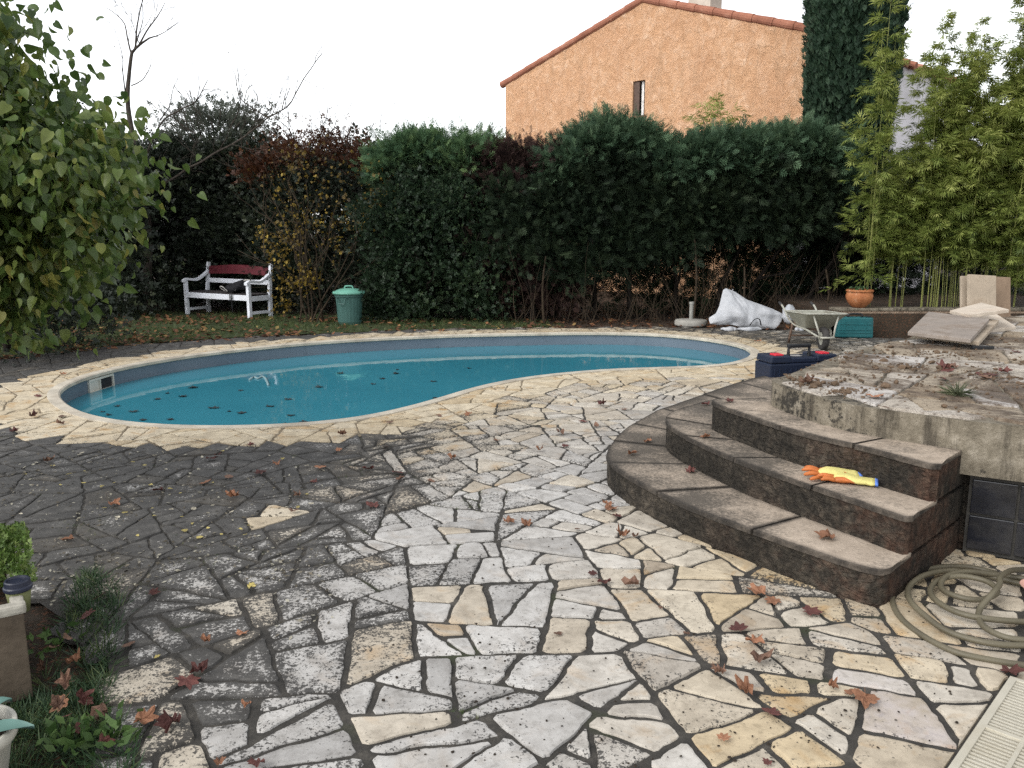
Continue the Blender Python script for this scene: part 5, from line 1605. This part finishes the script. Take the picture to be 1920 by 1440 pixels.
bamboo("bamboo with thin feathery tips against the pale house wall", 1752, 13.0, 8, 4.0, .26, 3700, .7, .05)
bamboo("low leafy bamboo in front of the pale house wall", 1775, 12.8, 8, 3.1, .26, 5200, .8, .06)
bamboo("bamboo with loose tips left of the tallest ones", 1825, 13.1, 9, 4.3, .28, 6000, .75, .06)
bamboo("leafy bamboo behind the upright slabs", 1865, 12.8, 9, 4.1, .28, 6200, .7, .06)
bamboo("tall yellow green bamboo at the right edge of the photo", 1925, 12.9, 9, 5.7, .3, 6200, .3, .06)
bamboo("bamboo just outside the tallest clump at far right", 2010, 13.0, 9, 5.8, .32, 3600, .4, .07)
bamboo("bamboo at the back of the thicket, mostly behind the others", 1900, 14.2, 9, 4.0, .4, 2600, .8, .06)
bamboo("fine bamboo shoots poking above the conifer hedge", 1345, 16.9, 6, 4.2, .3, 600, 2.6, .07, (.14, .22), .8, "bamboo behind the hedge", 0)

# --- the leafy tree hanging in from the left
t = thing("leafy_tree", "leafy tree with big drooping green leaves hanging in at the left", "tree", (-4.3, 4.9, 0))
o0 = np.array(t.location)
tk = MB(); tk.tube(catmull([(0, 0, -.03), (.05, 0, 1.0), (-.02, .05, 1.9), (.1, -.05, 2.5)], .2), .11, 10)
tk.build("trunk", M_BARK, t, True)
ells = [((-3.25, 4.6, 2.52), (.80, .7, .46), 4600, 170), ((-2.74, 4.55, 1.98), (.74, .7, .44), 5400, 180), ((-3.05, 4.6, 1.55), (.78, .65, .44), 4600, 160), ((-3.8, 4.6, 2.1), (.8, .8, 1.0), 2500, 90), ((-3.1, 4.5, 1.2), (.6, .55, .26), 1200, 50)]
PP, DD, RR = [], [], []
br = MB(); limb.rs = random.Random(3)
for c, r, n, k in ells:
    P_, D_, rn = ell_pts(n, c, r, k, .17, .35)
    PP.append(P_ - o0); DD.append(D_ * .45 + np.array((0, -.25, -1.0)) + rng.normal(size=(n, 3)) * .45); RR.append(rn)
    for _ in range(7):
        e = P_[rng.integers(0, n)] - o0
        a = np.array((.08, -.03, 2.1 + .3 * rng.random()))
        mid = (a + e) / 2 + np.array((0, 0, .25)) + rng.normal(size=3) * .1
        br.tube([tuple(v) for v in catmull([tuple(a), tuple(mid), tuple(e)], .1)], np.linspace(.02, .004, len(catmull([tuple(a), tuple(mid), tuple(e)], .1))), 5, cap=False)
br.build("branches", M_BARK, t)
PP = np.vstack(PP); DD = np.vstack(DD); RR = np.concatenate(RR)
foliage("foliage", PP, DD, rng.uniform(.036, .080, len(PP)), 'heart', M_MUL, t, RR)
# sparse twig above it, dangling into the top of the frame
t = thing("hanging_twig", "thin leafy twig dangling into the top of the view from above", "branch", (-2.9, 4.1, 2.9))
m = MB(); q = catmull([(-.6, .2, -.15), (0, 0, .12), (.35, 0, .14), (.7, -.05, .06), (1.0, -.1, .10)], .05); m.tube([tuple(p) for p in q], np.linspace(.010, .003, len(q)), 5)
m.build("twig", M_BARK, t)
idx = rng.integers(0, len(q), 60)
P_ = q[idx] + rng.normal(size=(60, 3)) * np.array((.05, .07, .05)); foliage("leaves", P_, np.tile((.2, -.2, -1.0), (60, 1)) + rng.normal(size=(60, 3)) * .5, rng.uniform(.05, .085, 60), 'heart', M_MUL, t)

# --- grass, litter, tufts
M_GRASS = leafmat("grass_blade", [(0, (.033, .058, .018)), (.6, (.072, .111, .031)), (1, (.156, .169, .065))], .2)
M_GRASSD = leafmat("dark_grass_blade", [(0, (.035, .066, .035)), (.6, (.058, .108, .051)), (1, (.137, .176, .069))], .2)
M_LIT = leafmat("leaf_litter", [(0, (.048, .024, .014)), (.5, (.125, .053, .027)), (.85, (.230, .106, .048)), (1, (.288, .211, .077))], .0, .8)
def scatter(poly, n, dens=None):
    P = np.array(poly); lo, hi = P.min(0), P.max(0); out = []
    while len(out) < n:
        p = rng.uniform(lo, hi)
        if inside(poly, p) and (dens is None or rng.random() < dens(*p)): out.append(p)
    return np.array(out)
lawn_vis = [(-9.5, 8.8), (-6.7, 10.05), (-5.6, 11.5), (-3.9, 12.55), (-1.6, 13.35), (.9, 13.8), (.6, 14.6), (-1.5, 15.6), (-8, 16.6), (-11, 14)]
q = scatter(lawn_vis, 13000, lambda x, y: .25 + .75 * max(0, min(1, .5 + 1.6 * nz(x, y, 3, 1.1))))
P_ = np.column_stack([q, np.full(len(q), -.012)])
stuff(foliage("lawn_grass", P_, np.column_stack([rng.normal(size=(len(q), 2)) * .45, np.ones(len(q))]), rng.uniform(.04, .10, len(q)), 'grass', M_GRASS), "short ragged grass on the strip of lawn behind the pool", "grass")
lit_poly = [(-10, 9.0), (-6.3, 10.0), (-5.1, 11.5), (-3.6, 12.35), (-1.4, 13.1), (.6, 13.4), (2.4, 13.6), (4.6, 13.3), (5.2, 14.6), (2, 15.0), (-1.5, 15.0), (-8, 15.6)]
q = scatter(lit_poly, 3400, lambda x, y: .15 + .85 * max(0, min(1, .45 + 2.2 * nz(x, y, 7, .9))) if x < 0 else .35)
P_ = np.column_stack([q, rng.uniform(.0, .045, len(q))])
stuff(foliage("leaf_litter", P_, np.column_stack([rng.normal(size=(len(q), 2)), rng.normal(size=len(q)) * .22]), rng.uniform(.05, .13, len(q)), 'single', M_LIT, None, None, updir=(0, 0, 1)), "brown fallen leaves littering the lawn and hedge foot", "leaf litter")
tuft_poly = [(-1.66, 2.66), (-1.75, 2.9), (-2.05, 3.75), (-1.75, 3.5), (-1.62, 3.15), (-1.52, 2.9), (-1.38, 2.6), (-1.22, 2.38), (-1.12, 2.2), (-1.06, 1.9), (-1.9, 1.9), (-1.9, 2.6)]
q = scatter(tuft_poly, 4600, lambda x, y: max(.10, min(1, .62 + 1.4 * nz(x, y, 3, 4.5) + (-.25 if x > -1.15 else .1))))
P_ = np.column_stack([q, np.full(len(q), -.02)])
stuff(foliage("grass_tuft", P_, np.column_stack([rng.normal(size=(len(q), 2)) * .85, np.ones(len(q)) * .7]), rng.uniform(.035, .11, len(q)), 'grass', M_GRASSD), "dark tufts of grass growing in front of the planter box", "grass")
M_WEEDG = leafmat("broad_weed_leaf", [(0, (.04, .085, .025)), (1, (.12, .20, .06))], .25)
for px, py, n, lab in ((150, 1400, 90, "leafy bright green weed at the paving's edge in the bottom left corner"), (205, 1395, 60, "small leafy weed right of the bottom corner weed by the stones"), (95, 1225, 40, "small green weed among leaves at the foot of the planter box")):
    g = G(px, py); w_ = thing("weed", lab, "weed", (g.x, g.y, -.01), 0, "weeds by the planter")
    d_ = rng.normal(size=(n, 3)) * np.array((1, 1, .5)) + np.array((0, 0, .8))
    p_ = rng.normal(size=(n, 3)) * np.array((.05, .05, .02)) + np.array((0, 0, .05))
    foliage("leaves", p_, d_, rng.uniform(.025, .055, n), 'single', M_WEEDG, w_)
# moss and tiny weeds in the joints
ms = []
for px, py, r, n in ((905, 930, .16, 240), (830, 955, .12, 120), (880, 945, .12, 150), (690, 820, .2, 80), (1180, 775, .12, 90), (1215, 770, .12, 90), (985, 795, .18, 90), (160, 985, .12, 200), (880, 1340, .05, 60), (700, 880, .3, 120), (560, 1010, .12, 60), (1435, 745, .05, 60), (420, 1040, .2, 110), (260, 985, .25, 90), (1040, 790, .15, 60), (240, 1110, .2, 120)):
    g = G(px, py); ms.append(np.column_stack([rng.normal(size=(n, 2)) * r * .6 + np.array((g.x, g.y)), np.full(n, -.004)]))
ms = np.vstack(ms)
stuff(foliage("joint_weeds", ms, np.column_stack([rng.normal(size=(len(ms), 2)) * .9, np.ones(len(ms)) * .6]), rng.uniform(.01, .032, len(ms)), 'grass', M_GRASS), "tiny grass and moss growing in the paving joints", "moss")

M_CRUMB = simple("dark_crumb", (.035, .028, .022), .95, .1, .4)
m = MB(); rs = random.Random(12)
for _ in range(420):
    px, py = rs.uniform(700, 1800), 760 + 680 * rs.random() ** .6
    g = G(px, py, .01)
    if inside(S1, (g.x, g.y)) or inside(TERR, (g.x, g.y)) or dpool(g.x, g.y)[0] < .1: continue
    chunk(m, g.x, g.y, .010, rs.uniform(.0015, .0055))
stuff(m.build("crumbs", M_CRUMB), "dark crumbs of soil scattered over the flagstones", "crumbs")
M_FLAKE = leafmat("pale_flake", [(0, (.05, .045, .035)), (.5, (.16, .14, .11)), (1, (.42, .40, .33))], 0, .9, .1)
fq = []
while len(fq) < 1500:
    px, py = rng.uniform(0, 620), rng.uniform(800, 1330)
    g = G(px, py, .012)
    if dpool(g.x, g.y)[0] > .5 and rng.random() < .3 + 1.5 * nz(g.x, g.y, 6, 1.6) and g.x < -.5: fq.append((g.x, g.y, .013))
fq = np.array(fq)
stuff(foliage("debris", fq, np.column_stack([rng.normal(size=(len(fq), 2)), rng.normal(size=len(fq)) * .1]), rng.uniform(.008, .032, len(fq)), 'single', M_FLAKE, None, None, updir=(0, 0, 1)), "small flakes of leaf and bark over the dark paving", "debris")

# ================================================================== FALLEN LEAVES, one object each
def leaf_mesh(nm, kind, seed, curl):
    rs = random.Random(seed)
    if kind == 'plane':
        key = [(-90, .14), (-62, .38), (-40, .50), (-24, .42), (-8, .60), (6, .72), (14, .62), (26, .52), (38, .68), (50, .82), (58, .78), (68, .60), (80, .80), (90, .96)]
        half = key + [(180 - a, r) for a, r in key[::-1][1:]]
    else:
        half = [(-90, .1), (-60, .35), (-25, .46), (10, .5), (45, .6), (70, .8), (90, 1.0)]; half = half + [(180 - a, r) for a, r in half[::-1][1:]]
    V, Fq = [(0, 0, 0)], []
    ph = rs.uniform(0, 6.3); n = len(half)
    fold = rs.uniform(.1, .35) * curl
    for k in (.5, 1.0):
        for a, r in half:
            r = r * k * rs.uniform(.92, 1.08); A = math.radians(a)
            x, y = r * math.cos(A), r * math.sin(A)
            z = fold * abs(x) * 1.2 + curl * (.42 * r * r * (.5 + .5 * math.sin(2 * A + ph)) + .13 * math.sin(5 * A + ph) * k + .07 * rs.uniform(-1, 1) * k)
            V.append((x * .5, y * .5, z * .5))
    for i in range(n - 1): Fq.append((0, 1 + i, 2 + i)); Fq.append((1 + i, 1 + n + i, 2 + n + i, 2 + i))
    # stalk
    o = len(V); V += [(-.008, -.03, .0), (.008, -.03, .0), (.03, -.34, .03 * curl + .01), (.022, -.34, .03 * curl + .01)]; Fq.append((o, o + 1, o + 2, o + 3))
    zmin = min(v[2] for v in V)
    me = bpy.data.meshes.new(nm); me.from_pydata([(x, y, z - zmin) for x, y, z in V], [], Fq)
    return me
def flm(nm, lo, hi):
    b = NB(nm); c = b.ramp(b.noise(3, 5, .7), [(.3, lo), (.7, hi)])
    oi = b.n("ShaderNodeObjectInfo"); hv = b.n("ShaderNodeHueSaturation")
    b.put(hv.inputs['Value'], b.math('ADD', b.math('MULTIPLY', oi.outputs['Random'], .7), .65)); b.put(hv.inputs['Color'], c)
    return b.done(b.bsdf(hv.outputs[0], .7, b.bump(b.noise(7, 4), .4, .02), .25))
LM = dict(orange=flm('dry_orange_leaf', (.17, .075, .04), (.36, .18, .105)), red=flm('dark_red_leaf', (.06, .022, .02), (.14, .055, .045)), brown=flm('brown_leaf', (.08, .045, .032), (.20, .115, .078)), yellow=flm('yellow_leaf', (.30, .24, .07), (.45, .38, .15)), pale=flm('pale_dry_leaf', (.3, .27, .2), (.5, .46, .37)), wet=flm('sodden_leaf', (.010, .022, .027), (.028, .045, .05)))
LMESH = {}
def leaf_proto(kind, mat, v, curl):
    k = (kind, mat, v, curl)
    if k not in LMESH:
        me = leaf_mesh("fallen_leaf", kind, v * 13 + 5, curl); me.materials.append(LM[mat]); LMESH[k] = bpy.data.objects.new("fallen_leaf", me)
    return LMESH[k]
def leaf(x, y, z, size, mat, label, group, kind='plane', curl=None, tilt=.12):
    curl = random.choice((.2, .5, .8, 1.4)) if curl is None else curl
    if kind == 'plane' and mat == 'brown' and random.random() < .5: kind = 'oval'
    o = leaf_proto(kind, mat, random.randint(0, 3), curl).copy()
    o.name = "fallen_leaf"; COL.objects.link(o)
    o.location = (x, y, z); o.scale = (size * random.uniform(.65, 1.0), size * random.uniform(.65, 1.0), size)
    o.rotation_euler = (random.gauss(0, tilt), random.gauss(0, tilt), random.uniform(0, 6.283))
    return tag(o, label, "leaf", group)
GRP = "fallen leaves on the paving"
L_OR, L_RD, L_BR, L_YE = "crisp orange brown plane leaf fallen on the flagstones", "dark red withered leaf fallen on the flagstones", "dull brown dry leaf fallen on the flagstones", "small yellow leaf fallen on the flagstones"
spec = dict(o=('orange', L_OR), r=('red', L_RD), b=('brown', L_BR), y=('yellow', L_YE))
near = [(350,1275,'r',.17),(376,1262,'r',.12),(265,1352,'o',.14),(325,1358,'r',.14),(448,1190,'o',.11),(388,1203,'o',.085),(235,1212,'b',.10),(470,1102,'y',.07),(295,1232,'y',.05),(462,1322,'o',.055),(485,1432,'r',.09),(412,1433,'o',.07),(285,1112,'r',.09),(132,1012,'o',.11),
 (1045,1187,'b',.07),(953,980,'o',.13),(988,985,'o',.13),(1113,1076,'r',.085),(1132,1092,'r',.10),(1190,1098,'b',.13),(1140,955,'o',.15),(1155,966,'r',.12),(1165,1005,'o',.13),(1140,945,'o',.12),(1190,1008,'b',.10),(1080,992,'b',.06),
 (1425,1112,'o',.15),(1452,1125,'o',.13),(1515,1146,'r',.15),(1385,1180,'r',.16),(1412,1203,'o',.14),(1420,1240,'b',.15),(1352,1262,'b',.09),(1400,1298,'o',.13),(1445,1337,'r',.12),(1355,1385,'o',.09),(1622,1308,'o',.16),(1600,1300,'o',.10),(1558,1288,'o',.08),(1892,1262,'r',.15),(1440,1432,'r',.06),(1345,1255,'b',.08),(1240,1140,'b',.04),
 (880,776,'o',.14),(822,778,'b',.11),(733,792,'b',.12),(1050,812,'b',.15),(1095,790,'r',.13),(1118,800,'b',.13),(1060,835,'r',.12),(1128,760,'r',.14),(1170,768,'b',.1),(850,860,'o',.13),(742,886,'r',.15),(755,897,'b',.12),(690,880,'r',.13),(600,875,'o',.13),(1012,846,'o',.12),(932,825,'o',.11),(725,838,'b',.12),(640,815,'b',.14),(700,950,'r',.15),(805,900,'b',.12),
 (213,945,'o',.15),(440,932,'o',.15),(488,888,'r',.14),(395,860,'r',.14),(408,853,'r',.12),(470,835,'r',.13),(520,870,'o',.13),(385,905,'o',.12),(300,920,'r',.12),(430,895,'b',.12),(560,930,'b',.1),(60,782,'r',.16),(70,743,'r',.14),(115,795,'b',.14),(120,780,'b',.14),(25,810,'r',.15),(90,865,'b',.15),(200,683,'b',.13),(120,702,'o',.12),(640,815,'r',.10),(550,960,'b',.09),(635,845,'o',.1),(590,905,'r',.1),(1290,1190,'b',.05),(1510,690,'o',.2),(1480,672,'o',.2),(1420,640,'o',.2)]
for px, py, k, s in near:
    g = G(px, py, .016); leaf(g.x, g.y, .017, s, spec[k][0], spec[k][1], GRP)
for _ in range(60):                                               # small yellowish and pale bits on the dark stones
    px, py = random.uniform(20, 600), random.uniform(840, 1010)
    g = G(px, py, .016)
    if dpool(g.x, g.y)[0] < .5: continue
    pale = random.random() < .5
    leaf(g.x, g.y, .017, random.uniform(.03, .07), 'pale' if pale else 'yellow', "tiny pale dry leaf on the dark stained flagstones" if pale else "tiny yellow leaf on the dark stained flagstones", "tiny leaves on the dark paving", 'oval', .3)
for _ in range(15):
    g = G(random.uniform(70, 200), random.uniform(1130, 1430)); k = random.choice('orbb')
    leaf(g.x, g.y, .02 + random.uniform(0, .05), random.uniform(.07, .12), spec[k][0], "withered leaf caught in the grass by the planter box", "leaves in the grass by the planter", tilt=.4)
for px, py, z, s, k, lab in ((1555, 1010, Z1, .17, 'orange', "flat orange brown plane leaf on the lowest step near its right end"), (1692, 921, Z2, .14, 'orange', "curled orange leaf beside the gloves on the middle step"), (1722, 922, Z2, .10, 'orange', "small curled leaf at the right end of the middle step"), (1326, 821, Z2, .11, 'orange', "lone orange leaf at the left end of the middle step"), (1213, 829, Z1, .12, 'orange', "orange leaf on the lowest step nearest the middle step's left end"), (1183, 853, Z1, .12, 'orange', "orange leaf on the lowest step's far left tread"), (1293, 886, Z1, .12, 'red', "reddish leaf standing against the riser of the middle step"), (1370, 754, Z3, .11, 'red', "dark red leaf at the back of the top step"), (1325, 760, Z2, .10, 'red', "small red leaf at the back of the middle step"), (1535, 880, Z2, .08, 'brown', "small brown leaf behind the gloves on the middle step")):
    g = G(px, py, z); leaf(g.x, g.y, z + .004, s, k, lab, "fallen leaves on the steps", curl=1.2 if 'curl' in lab else .7)
for px, py, k in ((1768, 694, 'red'), (1780, 697, 'red'), (1790, 692, 'brown'), (1840, 703, 'red'), (1860, 706, 'red'), (1850, 712, 'brown'), (1772, 714, 'red'), (1880, 700, 'red'), (1905, 662, 'red'), (1510, 722, 'brown'), (1655, 765, 'brown'), (1640, 748, 'orange')):
    g = G(px, py, Z4); leaf(g.x, g.y, Z4 + .008, .15, k, "withered leaf lying on the dirty terrace", "fallen leaves on the terrace")
for px, py in ((315, 737), (293, 748), (218, 761), (205, 777), (192, 772), (270, 787), (322, 786), (345, 743), (400, 765), (428, 771), (455, 774), (505, 762), (540, 748), (546, 778), (538, 795), (572, 791), (600, 725), (744, 693), (740, 700), (718, 710), (812, 715), (815, 746), (452, 732), (365, 726), (700, 720), (640, 700), (250, 772), (880, 690)):
    g = G(px, py, -.17); leaf(g.x, g.y, -.172, random.uniform(.10, .2), 'wet', "dark sodden leaf floating on the pool water", "leaves floating in the pool", curl=.3, tilt=.02)
